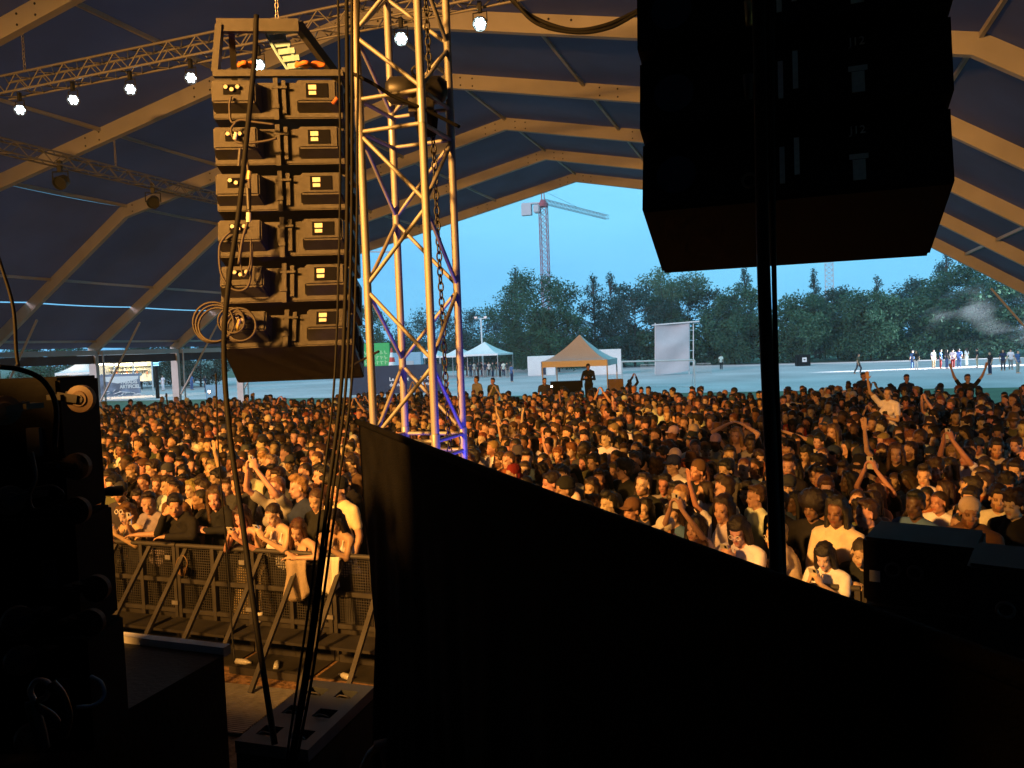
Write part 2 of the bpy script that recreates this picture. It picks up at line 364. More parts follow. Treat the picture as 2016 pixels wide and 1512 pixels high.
up_ph = dict(e=(0.22, -0.24, 1.62), w=(0.07, -0.33, 1.87), d=(-0.25, -0.1, 0.95), n=(-1, 0.3, 0), c=0.8)
up1 = dict(e=(0.30, -0.14, 1.64), w=(0.30, -0.22, 1.91), d=(0.05, -0.05, 1), n=(0, -1, 0), c=0.15)
onhead = dict(e=(0.36, -0.06, 1.66), w=(0.10, -0.03, 1.80), d=(-0.9, 0.1, 0.25), n=(0, 0, -1), c=0.4)
vee = dict(e=(0.36, -0.04, 1.66), w=(0.45, -0.08, 1.92), d=(0.25, 0, 1), n=(0, -1, 0), c=0.15)
point = dict(e=(0.44, -0.12, 1.52), w=(0.68, -0.22, 1.62), d=(0.9, -0.35, 0.3), n=(0, -0.3, -1), c=0.25)
pose('stand'); pose('stand_l', head=(26, 2, 3), beard=True); pose('stand_r', head=(-26, 0, -3)); pose('stand_up', head=(8, -10, 5), beard=True)
pose('fem'); POSES['fem']['fem'] = True
pose('fem_l', True, (28, 4, 4)); pose('fem_r', True, (-24, -4, -4)); pose('fem_d', True, (10, 16, 0))
pose('folded', False, (14, 0, 0), 0, fold, fold2)
pose('lean_cross', False, (38, 3, 2), 17, rail, rail2); pose('fem_cross', True, (30, 22, 8), 20, rail, rail2)
pose('fem_phone', True, (8, 20, 0), 14, phone, mir(phone)); pose('lean_phone', False, (45, 4, 0), 12, rail, mir(phone)); pose('lean_mouth', False, (50, 4, 4), 16, rail, mouth)
pose('fem_look', True, (34, 6, -3), 12, rail, rail2)
pose('film', False, (0, -6, 0), 0, up_ph, mir(up_ph)); pose('fem_film', True, (6, -8, 0), 0, up_ph, mir(up_ph))
pose('one_up', False, (-8, -4, 0), 0, up1, None); pose('fem_one_up', True, (10, -4, 0), 0, None, mir(up1)); pose('on_head', True, (0, -2, 0), 0, onhead, mir(onhead)); pose('vee', False, (0, -6, 0), 0, vee, mir(vee)); pose('pointing', True, (-20, -2, 0), 0, None, mir(point))
pose('walk', False, (0, 4, 0), 4, None, None, legs='walk'); pose('ride', True, (15, -4, 0), 0, fold, mir(up1), legs='ride')
HMS = {}; BODY = {}; TOP = {}; LEGS = {}
def rig(key):
    P = POSES[key]; ln = math.radians(P['lean']); piv = Vector((0, 0, 0.95))
    R_ = Matrix.Rotation(ln, 3, 'X')                                  # leaning towards -Y
    T = lambda p: piv+R_ @ (Vector(p)-piv)
    sw = 0.168 if P['fem'] else 0.192
    hc = T((0, -0.012, 1.60)); hy, hp, hr = (math.radians(a) for a in P['head'])
    HM = Matrix.Translation(hc) @ Matrix.Rotation(hy, 4, 'Z') @ Matrix.Rotation(hp, 4, 'X') @ Matrix.Rotation(hr, 4, 'Y')
    shz = 1.40
    sl, sr = T((sw, 0.012, shz)), T((-sw, 0.012, shz))
    return P, T, sw, HM, sl, sr
def torso(b, T, sw, fem, g=0.0, neck=True, hips=True):
    def E(c, r):
        c2 = T(c); ell(b, c2, tuple(a+g for a in r))
    E((0, 0.005, 1.28), (sw-0.035, 0.105, 0.17)); E((0, 0.0, 1.08), (0.128 if fem else 0.145, 0.095, 0.17))
    if hips: E((0, 0.005, 0.93), (0.168 if fem else 0.158, 0.115, 0.12))
    if fem:
        for s in (-1, 1): E((s*0.068, -0.075, 1.245), (0.062, 0.058, 0.062))
    else: E((0, -0.045, 1.30), (0.125, 0.068, 0.085))
    for s in (-1, 1):
        cap(b, T((s*0.02, 0.025, 1.445)), T((s*(sw-0.02), 0.014, 1.405)), 0.052+g*0.6, 0.052+g*0.6); ell(b, T((s*(sw-0.006), 0.012, 1.385)), (0.054+g*0.6,)*3)
    if neck: cap(b, T((0, 0.022, 1.40)), T((0, 0.012, 1.54)), 0.058, 0.051)
def arms_of(P): return [(1, P['L'] or down), (-1, P['R'] or mir(down))]
def leg_pts(kind, s):
    if kind == 'walk': return ((s*0.09, 0, 0.90), (s*0.09, -0.16*s-0.05, 0.50), (s*0.09, -0.22*s+0.10, 0.10))
    if kind == 'ride': return ((s*0.10, -0.02, 0.90), (s*0.15, -0.36, 0.84), (s*0.11, -0.40, 0.44))
    return ((s*0.09, 0, 0.90), (s*0.095, -0.012, 0.49), (s*0.10, 0.02, 0.09))
def make_body(key):
    P, T, sw, HM, sl, sr = rig(key); b = MB(); HMS[key] = HM
    head_prims(b, HM, P['fem']); torso(b, T, sw, P['fem'])
    cap(b, HM @ Vector((0, 0.02, -0.06)), T((0, 0.022, 1.42)), 0.050, 0.056)
    k = 0.86 if P['fem'] else 1.0
    for s, A in arms_of(P):
        so_ = sl if s > 0 else sr; cap(b, so_, A['e'], 0.050*k, 0.040*k); cap(b, A['e'], A['w'], 0.041*k, 0.027*k); hand(b, A['w'], A['d'], A['n'], A['c'], s)
    for s in (-1, 1):
        h_, kn, an = leg_pts(P['legs'], s); cap(b, h_, kn, 0.083, 0.055); cap(b, kn, an, 0.055, 0.038)
        cap(b, (an[0], an[1]-0.0, an[2]-0.045), (an[0]+s*0.02, an[1]-0.14, an[2]-0.055), 0.04, 0.034)
    hc = HM.translation; hz = [Vector(A['w']) for _, A in arms_of(P)]
    def prot(c):
        if (c-hc).length < 0.15: return 0.93
        if any((c-q).length < 0.19 for q in hz): return 0.5
        return 0.06 if c.z > 0.95 else 0.0
    me = skinned(b, 0.009, 2, 4600, prot); feat_colors(me, HM, P['beard']); me.materials.append(M['skin']); me.name = 'body'; BODY[key] = me
def make_top(key, kind):
    P, T, sw, HM, sl, sr = rig(key); b = MB(); g = 0.014 if kind != 'jacket' else 0.022
    if kind == 'tank':
        for c, r in (((0, 0.005, 1.25), (sw-0.030, 0.108, 0.135)), ((0, 0, 1.08), (0.135, 0.102, 0.17)), ((0, 0.005, 0.95), (0.165, 0.115, 0.12))): ell(b, T(c), tuple(a+0.008 for a in r))
        for s in (-1, 1):
            ell(b, T((s*0.068, -0.075, 1.245)), (0.072, 0.068, 0.070)); cap(b, T((s*0.085, -0.085, 1.31)), T((s*0.095, 0.015, 1.462)), 0.012, 0.012); cap(b, T((s*0.095, 0.015, 1.462)), T((s*0.08, 0.10, 1.32)), 0.012, 0.012)
    else:
        torso(b, T, sw, P['fem'], g, neck=False)
        for s, A in arms_of(P):
            so_ = sl if s > 0 else sr; e = Vector(A['e'])
            if kind == 'tee': cap(b, so_, so_.lerp(e, 0.62), 0.057, 0.058)
            else: cap(b, so_, e, 0.061, 0.053); cap(b, e, e.lerp(Vector(A['w']), 0.92), 0.052, 0.040)
        if kind == 'jacket':
            cap(b, T((-0.085, 0.045, 1.475)), T((0.085, 0.045, 1.475)), 0.040, 0.040)
            for s in (-1, 1): cap(b, T((s*0.085, 0.045, 1.475)), T((s*0.05, -0.07, 1.42)), 0.034, 0.024)
    if kind != 'tank': ell(b, T((0, 0.005, 0.90)), (0.192, 0.145, 0.11))
    ph = len(key) % 7
    dsp = lambda c: 0.007*mnoise.noise(Vector((c[0]*13+ph, c[1]*13, c[2]*7)))+0.003*mnoise.noise(Vector((c[0]*35, c[1]*35, c[2]*20+ph)))
    me = skinned(b, 0.013, 3, 1500, None, dsp); me.materials.append(M['cloth']); me.name = 'top'; TOP[(key, kind)] = me
def make_legs(kind, skirt=False):
    b = MB(); ell(b, (0, 0.005, 0.93), (0.176, 0.128, 0.13))
    for s in (-1, 1):
        h_, kn, an = leg_pts(kind, s)
        if skirt: cap(b, h_, (s*0.12, 0, 0.35), 0.11, 0.15)
        else: cap(b, h_, kn, 0.100, 0.073); cap(b, kn, Vector(kn).lerp(Vector(an), 0.9), 0.074, 0.062)
    me = skinned(b, 0.016, 2, 900, None, lambda c: 0.007*mnoise.noise(Vector((c[0]*12, c[1]*12, c[2]*9)))); me.materials.append(M['cloth']); me.name = 'trousers'; LEGS[(kind, skirt)] = me
HAIR = {}
def make_hair(key):
    b = MB(); E = lambda c, r: ell(b, c, r); amp, fr, stretch = 0.009, 50, 0.5; m = M['hair']; vox = 0.0085; tris = 1100
    def base(k=1.0):
        E((0, 0.030, 0.074), (0.081*k, 0.098*k, 0.078*k)); E((0, 0.052, 0.012), (0.076*k, 0.064*k, 0.078*k))
    if key == 'short': base(); E((0, -0.03, 0.118), (0.060, 0.050, 0.028))
    elif key == 'crop': E((0, 0.024, 0.064), (0.079, 0.096, 0.080)); E((0, 0.048, 0.012), (0.074, 0.063, 0.070)); amp = 0.002
    elif key == 'fringe':
        base(1.05); E((0, -0.052, 0.092), (0.064, 0.036, 0.036)); E((0.052, -0.01, 0.055), (0.034, 0.055, 0.042)); E((-0.052, -0.01, 0.055), (0.034, 0.055, 0.042))
    elif key == 'quiff': base(); E((0, -0.045, 0.125), (0.062, 0.05, 0.042)); E((0.02, -0.02, 0.145), (0.045, 0.05, 0.03)); amp = 0.008
    elif key == 'curly': base(1.22); E((0, -0.03, 0.12), (0.085, 0.065, 0.05)); amp, fr, stretch = 0.017, 38, 1.0
    elif key == 'afro': E((0, 0.03, 0.075), (0.135, 0.13, 0.125)); E((0, 0.06, 0.0), (0.12, 0.09, 0.10)); amp, fr, stretch = 0.014, 45, 1.0
    elif key in ('long', 'long_wavy', 'long_fringe', 'bob'):
        base(1.04); z = -0.14 if key == 'bob' else -0.31
        for s in (-1, 1):
            cap(b, (s*0.045, -0.035, 0.118), (s*0.080, -0.008, 0.0), 0.024, 0.020); cap(b, (s*0.078, 0.012, 0.03), (s*0.090, 0.010, z+0.03), 0.028, 0.026)
            cap(b, (s*0.045, 0.07, 0.03), (s*0.055, 0.085, z), 0.050, 0.042)
        cap(b, (0, 0.08, 0.03), (0, 0.095, z), 0.055, 0.045)
        if key == 'long_fringe': E((0, -0.058, 0.080), (0.058, 0.032, 0.034))
        amp = 0.018 if key == 'long_wavy' else 0.010; fr, stretch = (32, 0.6) if key == 'long_wavy' else (70, 0.12); tris = 1500
    elif key in ('tied', 'bun', 'pony'):
        E((0, 0.022, 0.062), (0.079, 0.097, 0.082)); E((0, 0.045, 0.01), (0.075, 0.066, 0.07)); amp = 0.003
        if key == 'bun': E((0, 0.085, 0.115), (0.042, 0.042, 0.040))
        if key == 'pony': cap(b, (0, 0.12, 0.07), (0, 0.15, -0.20), 0.032, 0.022); cap(b, (0, 0.09, 0.08), (0, 0.13, 0.06), 0.022, 0.03); tris = 1300
        if key == 'tied': cap(b, (0, 0.10, -0.02), (0.0, 0.115, -0.10), 0.035, 0.022)
    elif key == 'beanie': E((0, 0.020, 0.075), (0.088, 0.103, 0.090)); E((0, 0.02, 0.045), (0.091, 0.106, 0.030)); amp = 0.001; m = M['cloth']
    elif key == 'bucket':
        b.lathe([(0.001, 0.165), (0.07, 0.160), (0.088, 0.10), (0.094, 0.05), (0.15, 0.015), (0.148, 0.008), (0.088, 0.045)], (0, 0.016, 0), 20); amp = 0.0; m = M['cloth']
    elif key == 'scarf': E((0, 0.022, 0.066), (0.086, 0.103, 0.088)); E((0, 0.05, 0.005), (0.08, 0.072, 0.075)); E((0.02, 0.115, -0.02), (0.03, 0.03, 0.045)); amp, fr = 0.010, 42; m = M['cloth']
    elif key in ('cap', 'cap_back'):
        E((0, 0.018, 0.066), (0.087, 0.104, 0.088)); s = -1 if key == 'cap' else 1
        for k in range(7):
            a = (k-3)/3*0.9; cap(b, (0.06*math.sin(a), 0.018+s*0.075*math.cos(a), 0.060), (0.075*math.sin(a), 0.018+s*(0.165-0.03*abs(a))*1.0, 0.046), 0.011, 0.008, 6)
        amp = 0.0; m = M['cloth']
    dsp = (lambda c: (0.25 if c[1] < -0.045 and c[2] < 0.10 else 1.0)*amp*(mnoise.noise(Vector((c[0]*fr, c[1]*fr, c[2]*fr*stretch)))+0.5*mnoise.noise(Vector((c[0]*fr*2.1, c[1]*fr*2.1, c[2]*fr*stretch*2))))) if amp > 0 else None
    me = skinned(b, vox, 1, tris, None, dsp); me.materials.append(m); me.name = 'hair'; HAIR[key] = me
HEADWEAR = {'beanie': 'beanie', 'bucket': 'bucket_hat', 'scarf': 'head_scarf', 'cap': 'cap', 'cap_back': 'cap'}
for k in POSES: make_body(k)
SPECIAL = dict(folded='tj', lean_cross='t', fem_cross='kt', fem_phone='kt', lean_phone='t', lean_mouth='j', fem_look='ktj', film='tj', fem_film='t', one_up='t', fem_one_up='t', on_head='k', vee='t', pointing='t', walk='t', ride='t')
for k in POSES:
    for c_ in SPECIAL.get(k, 'tjk' if POSES[k]['fem'] else 'tj'): make_top(k, dict(t='tee', j='jacket', k='tank')[c_])
make_legs('stand'); make_legs('stand', True); make_legs('walk'); make_legs('ride')
for k in ('short', 'crop', 'fringe', 'quiff', 'curly', 'afro', 'long', 'long_wavy', 'long_fringe', 'bob', 'tied', 'bun', 'pony', 'beanie', 'bucket', 'scarf', 'cap', 'cap_back'): make_hair(k)
# ================================================================== SETTING
g = MB(); g.add([(-900,-300,0),(900,-300,0),(900,1500,0),(-900,1500,0)], [(0,1,2,3)]); struct('ground', g, M['grass'])
g = MB(); g.add([(-40,-12,0.004),(22,-12,0.004),(22,31,0.004),(-40,31,0.004)], [(0,1,2,3)]); struct('tent_floor_ground', g, M['wood'])
g = MB(); g.grid(lambda u, v: (-160+u*330, 51+0.6*math.sin(u*40)+v*(56+3*math.sin(u*21)), 0.008), 60, 4); struct('path', g, M['paving'])

# ------------------------------------------------------------------ tent
TX, TW, TK, ZE, ZK, ZR, BD, BW = -9.41, 20.09, 12.82, 3.84, 8.54, 11.27, 0.42, 0.17
FY = [26.93+5*(i-3) for i in range(-4, 6)]            # frame positions along the tent
tent = thing('festival_tent', 'huge aluminium frame festival tent with dark blue roof over the crowd', 'tent', (TX, 20, 0))
prof = [(-TW, 0.0), (-TW, ZE), (-TK, ZK), (0, ZR), (TK, ZK), (TW, ZE), (TW, 0.0)]
def offset_prof(pf, d):
    out = []
    for i, (x, z) in enumerate(pf):
        ns = []
        for a, b in ((i-1, i), (i, i+1)):
            if a < 0 or b >= len(pf): continue
            dx, dz = pf[b][0]-pf[a][0], pf[b][1]-pf[a][1]; L = math.hypot(dx, dz); ns.append((-dz/L, dx/L))
        if len(ns) == 1: nx, nz = ns[0]; k = 1
        else:
            nx, nz = ns[0][0]+ns[1][0], ns[0][1]+ns[1][1]; L = math.hypot(nx, nz); nx /= L; nz /= L
            k = 1/(nx*ns[0][0]+nz*ns[0][1])
        out.append((x+nx*d*k, z+nz*d*k))
    return out
outer = offset_prof(prof, BD)
mem = offset_prof(prof, BD+0.012)
def arch_mesh(i0, i1, name):
    b = MB()
    for s_ in (-BW/2, BW/2):
        b.v += [(x, s_, z) for x, z in prof[i0:i1+1]]+[(x, s_, z) for x, z in outer[i0:i1+1]]
    n = i1-i0+1; q = 2*n
    for k in range(n-1):
        b.f += [(k, k+1, n+k+1, n+k), (q+k+1, q+k, q+n+k, q+n+k+1), (k+1, k, q+k, q+k+1), (n+k, n+k+1, q+n+k+1, q+n+k)]
    b.f += [(0, n, q+n, q), (n-1, q+n-1, q+2*n-1, 2*n-1)]
    return b.mesh(name, M['alu'])
arch = arch_mesh(1, 5, 'roof_beam')
postL, postR = arch_mesh(0, 1, 'post'), arch_mesh(5, 6, 'post')
bolt = MB(); bolt.lathe([(0.026, 0), (0.026, 0.02)], n=8, axis='y'); bolt = bolt.mesh('bolt', M['black'])
plate = MB()
for sx in (-1, 1): plate.box((sx*0.36, -BW/2-0.006, 0.14-abs(0.36)*0.213), (0.42, 0.012, 0.10), Matrix.Rotation(sx*12*D2R, 3, 'Y'))
for yi, y in enumerate(FY):
    o = link('roof_beam', arch, tent, (0, y-20, 0))
    for me in (postL, postR): link('post', me, tent, (0, y-20, 0))
    for sx in (-1, 1):
        for t in (0.03, 0.06, 0.36, 0.40, 0.66, 0.70, 0.97):
            for dz in (0.10, 0.32):
                b = link('bolt', bolt, o); b.location = (sx*TK*t, -BW/2-0.012, ZR-(ZR-ZK)*t+dz)
    for sx in (-1, 1):
        br = MB(); br.tube((sx*(TW-0.05), 0, 1.6), (sx*(TW-2.6), 0, ZE+1.25), 0.045, 8); br.build('brace', M['alu'], tent, local=True).location = (0, y-20, 0)
        if y > 5:
            v = MB(); v.box((sx*(TW-0.10), 0, 1.95), (0.05, 0.07, 3.9)); v.build('side_rail', M['white_metal'], tent, local=True).location = (0, y-20+0.24, 0)
# purlins
pts_p = []
for k, ts in ((1, (0.06, 0.52)), (2, (0.02, 0.35, 0.68)), (3, (0.0, 0.32, 0.65)), (4, (0.0, 0.48, 0.94))):
    (x0, z0), (x1, z1) = prof[k], prof[k+1]
    (a0, c0), (a1, c1) = outer[k], outer[k+1]
    for t in ts:
        f = 0.86
        pts_p.append(((x0+(x1-x0)*t)*(1-f)+(a0+(a1-a0)*t)*f, (z0+(z1-z0)*t)*(1-f)+(c0+(c1-c0)*t)*f))
pm = MB(); pm.box((0, 0, 0), (0.075, 5-BW, 0.10)); pm = pm.mesh('purlin', M['alu'])
for y0 in FY[:-1]:
    for x, z in pts_p: link('purlin', pm, tent, (x, y0+2.5-20, z))
    for sx in (-1, 1):                                    # eave beams with their valance
        e = MB(); e.box((sx*TW, y0+2.5-20, ZE-0.02), (0.16, 5-BW, 0.22)); e.build('eave_beam', M['alu'], tent, local=True)
        e = MB(); e.grid(lambda u, v: (sx*(TW+0.12)+0.05*math.sin(u*19+v), y0+BW/2-20+u*(5-BW), ZE-0.14-v*0.38), 14, 3)
        e.build('valance', M['navy'], tent, local=True, smooth=True)
# roof panels: one per bay and slope; the steep left slope is laced together with a narrow open seam
def panel(k, t0, t1, y0, sag):
    (x0, z0), (x1, z1) = mem[k], mem[k+1]
    L = math.hypot(x1-x0, z1-z0); nx, nz = -(z1-z0)/L, (x1-x0)/L
    b = MB()
    def fn(u, v):
        t = t0+(t1-t0)*u; s_ = -sag*(4*v*(1-v))*(1+0.25*math.sin(9*t+y0))
        return (x0+(x1-x0)*t+nx*s_, y0-20+5*v, z0+(z1-z0)*t+nz*s_)
    b.grid(fn, 8, 8)
    b.build('roof_panel', M['membrane'], tent, smooth=True, local=True)
for y0 in FY[:-1]:
    for k in (1, 2, 3, 4):
        if k == 1: panel(1, 0, 0.345, y0, 0.05); panel(1, 0.3535, 1, y0, 0.05)
        else: panel(k, 0, 1, y0, 0.05)
# ------------------------------------------------------------------ stage (mostly out of frame)
g = MB(); g.box((-9.2, -2.0, 0.92), (12.8, 10.46, 1.85)); o = struct('stage_deck', g, M['stagefloor'])
g = MB(); g.box((0.6, -2.6, 0.92), (6.796, 5.2, 1.846)); struct('stage_wing_deck', g, M['stagefloor'])
tag(MB().bar((-15.6, 3.26, 1.857), (-2.80, 3.26, 1.857), 0.055, 0.05).build('deck_edge_strip', M['greylip'], None), 'pale metal edge strip along the front of the black stage deck', 'edge strip')
g = MB(); g.grid(lambda u, v: (-30+u*42, -6.5+0.12*math.sin(u*160), v*11.0), 240, 2)
tag(g.build('light_block_cloth', M['velvet'], None), 'unseen black pleated cloth added behind the stage to keep light out', 'backdrop')  # added out of view so light from behind stays out of the tent
# ================================================================== FOREGROUND AND RIGGING
_ut = MB(); _ut.tube((0, 0, 0), (0, 0, 1), 1.0, 10); UNIT_TUBE = {}
def rod(parent, name, p0, p1, r, m, origin=(0, 0, 0)):          # a tube as its own object sharing one mesh per material
    if m.name not in UNIT_TUBE:
        UNIT_TUBE[m.name] = _ut.mesh('tube_'+m.name, m); me = UNIT_TUBE[m.name]
        me.polygons.foreach_set('use_smooth', [len(p.vertices) == 4 for p in me.polygons])
    p0, p1 = Vector(p0)-Vector(origin), Vector(p1)-Vector(origin); d = p1-p0
    o = link(name, UNIT_TUBE[m.name], parent); o.location = p0
    o.rotation_mode = 'QUATERNION'; o.rotation_quaternion = d.to_track_quat('Z', 'Y'); o.scale = (r, r, d.length)
    return o
def spline(pts, n=10):                                            # Catmull-Rom through points
    P = [Vector(p) for p in pts]; P = [2*P[0]-P[1]]+P+[2*P[-1]-P[-2]]; out = []
    for i in range(1, len(P)-2):
        for k in range(n):
            t = k/n; a, b, c, d = P[i-1:i+3]
            out.append(0.5*((2*b)+(c-a)*t+(2*a-5*b+4*c-d)*t*t+(3*b-a-3*c+d)*t**3))
    return out+[P[-2]]
def cable(name, label, pxd, r, m=None, group=None, cat='cable', n=10):
    b = MB(); b.path(spline([at(*p) for p in pxd], n), r, 7)
    return tag(b.build(name, m or M['rubber'], None, smooth=True), label, cat, group)
def chain(name, label, p0, p1, size, m):
    p0, p1 = Vector(p0), Vector(p1); L = (p1-p0).length; n = int(L/(size*1.45)); d = (p1-p0)/n; b = MB()
    u, w = frame_of(d)
    for i in range(n):
        c = p0+d*(i+0.5); s_ = u if i % 2 else w; dn = d.normalized(); pts = []
        for k in range(12):
            a = 2*math.pi*k/12; pts.append(c+s_*(math.cos(a)*size*0.5)+dn*(math.sin(a)*size*0.95))
        b.path(pts, size*0.17, 5, closed=True)
    return tag(b.build(name, m, None, smooth=True), label, 'chain')

# ---- tall truss tower
TC = Vector((-2.27, 4.56, 0)); th = 0.215; TTOP = 8.2
tower = thing('truss_tower', 'tall square aluminium truss tower rising behind the black drape', 'truss tower', TC)
cor = [(-th, -th), (th, -th), (th, th), (-th, th)]
for cx, cy in cor: rod(tower, 'leg', (cx, cy, 0.05), (cx, cy, TTOP), 0.0255, M['truss'])
b = MB(); b.box((0, 0, 0.025), (0.75, 0.75, 0.05)); b.build('base_plate', M['steel'], tower, local=True)
def section(z0, z1, flip):
    n = max(2, round((z1-z0)/0.44)); dz = (z1-z0)/n
    for k in range(4):
        a, c = cor[k], cor[(k+1) % 4]
        for z in (z0, z1): rod(tower, 'rung', (*a, z), (*c, z), 0.0135, M['truss'])
        for i in range(n):
            p, q = (a, c) if (i+k+flip) % 2 else (c, a)
            rod(tower, 'diagonal', (*p, z0+dz*i+0.02), (*q, z0+dz*(i+1)-0.02), 0.0135, M['truss'])
section(0.15, 2.72, 0); section(2.83, 4.78, 1); section(4.98, 7.0, 0); section(7.1, 8.15, 1)
for cx, cy in cor:
    for z in (2.775, 4.88, 7.05): rod(tower, 'coupler', (cx, cy, z-0.10), (cx, cy, z+0.10), 0.0285, M['steel'])
chain('lifting_chain', 'dark steel hoist chain hanging down inside the truss tower', TC+Vector((0.16, 0.12, 2.3)), TC+Vector((0.10, 0.10, 7.6)), 0.034, M['black'])
h = thing('chain_hoist', 'black chain hoist motor hung inside the truss tower', 'hoist', at(822, 178, 4.95), 0.4)
b = MB(); b.lathe([(0.05, -0.2), (0.085, -0.17), (0.09, -0.02), (0.075, 0), (0.09, 0.02), (0.085, 0.15), (0.05, 0.19)], n=14, axis='x'); b.build('motor_body', M['black'], h, local=True, smooth=True)
b = MB(); b.box((0.02, 0, -0.1), (0.16, 0.12, 0.10)); b.torus((0, 0, 0.12), 0.03, 0.009, 14, 6, Matrix.Rotation(math.pi/2, 3, 'X')); b.build('gear_housing', M['cab'], h, local=True)
b = MB(); b.lathe([(0.06, -0.11), (0.075, 0.0), (0.07, 0.03)], (0.05, 0.0, -0.17), 12); b.build('chain_bag', M['velvet'], h, local=True)

# ---- line array hanging in front of the crowd (back side, lit amber)
def wedge(b, w0, w1, d, h0, h1, y0=0.0):
    vs = []
    for y, w, hh in ((y0, w0, h0), (y0+d, w1, h1)):
        vs += [(-w/2, y, -hh/2), (w/2, y, -hh/2), (w/2, y, hh/2), (-w/2, y, hh/2)]
    b.add(vs, [(0,1,2,3),(7,6,5,4),(0,4,5,1),(1,5,6,2),(2,6,7,3),(3,7,4,0)])
cab_m = MB(); wedge(cab_m, 1.02, 1.08, 0.62, 0.285, 0.36); cab_m = cab_m.mesh('cabinet', M['cab'], bevel=0.008)
def pod_mesh(w, m):
    b = MB(); x = w/2
    vs = [(-x, 0.01, -0.105), (x, 0.01, -0.105), (x, 0.01, 0.125), (-x, 0.01, 0.125),
          (-x+0.02, -0.125, -0.05), (x-0.03, -0.125, -0.05), (x-0.03, -0.125, 0.12), (-x+0.02, -0.125, 0.12)]
    b.add(vs, [(3,2,1,0),(4,5,6,7),(0,1,5,4),(1,2,6,5),(2,3,7,6),(3,0,4,7)])
    return b.mesh('rear_pod', m, bevel=0.012)
podL, podR = pod_mesh(0.38, M['cab']), pod_mesh(0.36, M['cab'])
lab_m = MB(); lab_m.box((0, 0, -0.004), (0.060, 0.004, 0.036)); lab_m.box((0, 0, -0.048), (0.056, 0.004, 0.028)); lab_m = lab_m.mesh('type_label', M['label'])
panel_m = MB(); panel_m.box((0, 0, 0), (0.17, 0.006, 0.11)); panel_m = panel_m.mesh('connector_panel', M['screenblack'])
conn_m = MB(); conn_m.lathe([(0.016, 0), (0.016, 0.02), (0.008, 0.022)], n=10, axis='y')
conn_m = conn_m.mesh('connector', M['steel'])
rig_m = MB(); rig_m.box((0, -0.03, 0), (0.035, 0.03, 0.33)); rig_m.box((0.06, -0.02, 0.02), (0.03, 0.02, 0.26)); rig_m.box((0, -0.045, -0.06), (0.05, 0.02, 0.03)); rig_m.box((0.03, -0.04, 0.09), (0.12, 0.02, 0.018))
rig_m = rig_m.mesh('rigging_strut', M['cab'])
slot_m = MB(); slot_m.box((0, 0, 0), (0.30, 0.012, 0.2)); slot_m = slot_m.mesh('grille_slot', M['velvet'])
AYAW = 25*D2R
A0 = at(548, 198, 6.2)
arr = thing('line_array', 'hanging line array of black loudspeaker cabinets lit amber from behind', 'loudspeakers', (A0.x, A0.y, A0.z-2.4), AYAW)
tl = [1, 3, 6, 10, 15, 25]; zc = 2.4; yo = 0.0
loops = []
for i, t in enumerate(tl):
    c = link('cabinet', cab_m, arr, (0, yo, zc)); c.rotation_euler = (-t*D2R, 0, 0)
    for sx, me in ((-0.315, podL), (0.325, podR)):
        o = link('rear_pod', me, c, (sx, 0, 0))
    o = link('connector_panel', panel_m, c, (0.325, -0.128, 0.035))
    o = link('type_label', lab_m, c, (0.29, -0.134, 0.062))
    o = link('rigging_strut', rig_m, c, (-0.01, 0, 0))
    link('connector_panel', panel_m, c, (-0.33, -0.128, 0.045)).scale = (0.75, 1, 0.7)
    for k in range(3): link('connector', conn_m, c, (-0.37+0.045*k, -0.15, 0.06-0.02*(k % 2)))
    for k, yy in enumerate((0.18, 0.42)):
        o = link('grille_slot', slot_m, c, (0.523+0.0005+0.010*k, yy, 0)); o.rotation_euler = (0, 0, math.pi/2); o.scale = (0.6, 1, 0.9)
    nt = tl[min(i+1, 5)]
    zc -= 0.368; yo -= 0.012
fr = MB()
fz = 2.4+0.19
fr.bar((-0.50, 0.03, fz+0.03), (0.52, 0.03, fz+0.03), 0.06, 0.05); fr.bar((-0.52, 0.62, fz+0.03), (0.54, 0.62, fz+0.03), 0.06, 0.05)
fr.build('fly_bar', M['cab'], arr, local=True)
for p, q, nm in (((-0.49, 0.06, fz+0.05), (-0.44, 0.06, fz+0.42), 'upright'), ((-0.48, 0.64, fz+0.05), (-0.36, 0.10, fz+0.42), 'side_rail'),
                 ((0.52, 0.66, fz+0.05), (0.17, 0.08, fz+0.44), 'side_rail'), ((0.53, 0.60, fz+0.05), (0.53, 0.06, fz+0.05), 'side_rail'), ((-0.46, 0.06, fz+0.42), (0.18, 0.06, fz+0.42), 'top_bar')):
    b = MB(); b.bar(p, q, 0.05, 0.10 if nm == 'top_bar' else 0.085); b.build(nm, M['cab'], arr, local=True)
chain('suspension_chain', 'steel chain holding up the left hanging loudspeakers', at(543, -60, 6.25), at(546, 60, 6.25), 0.03, M['steel'])
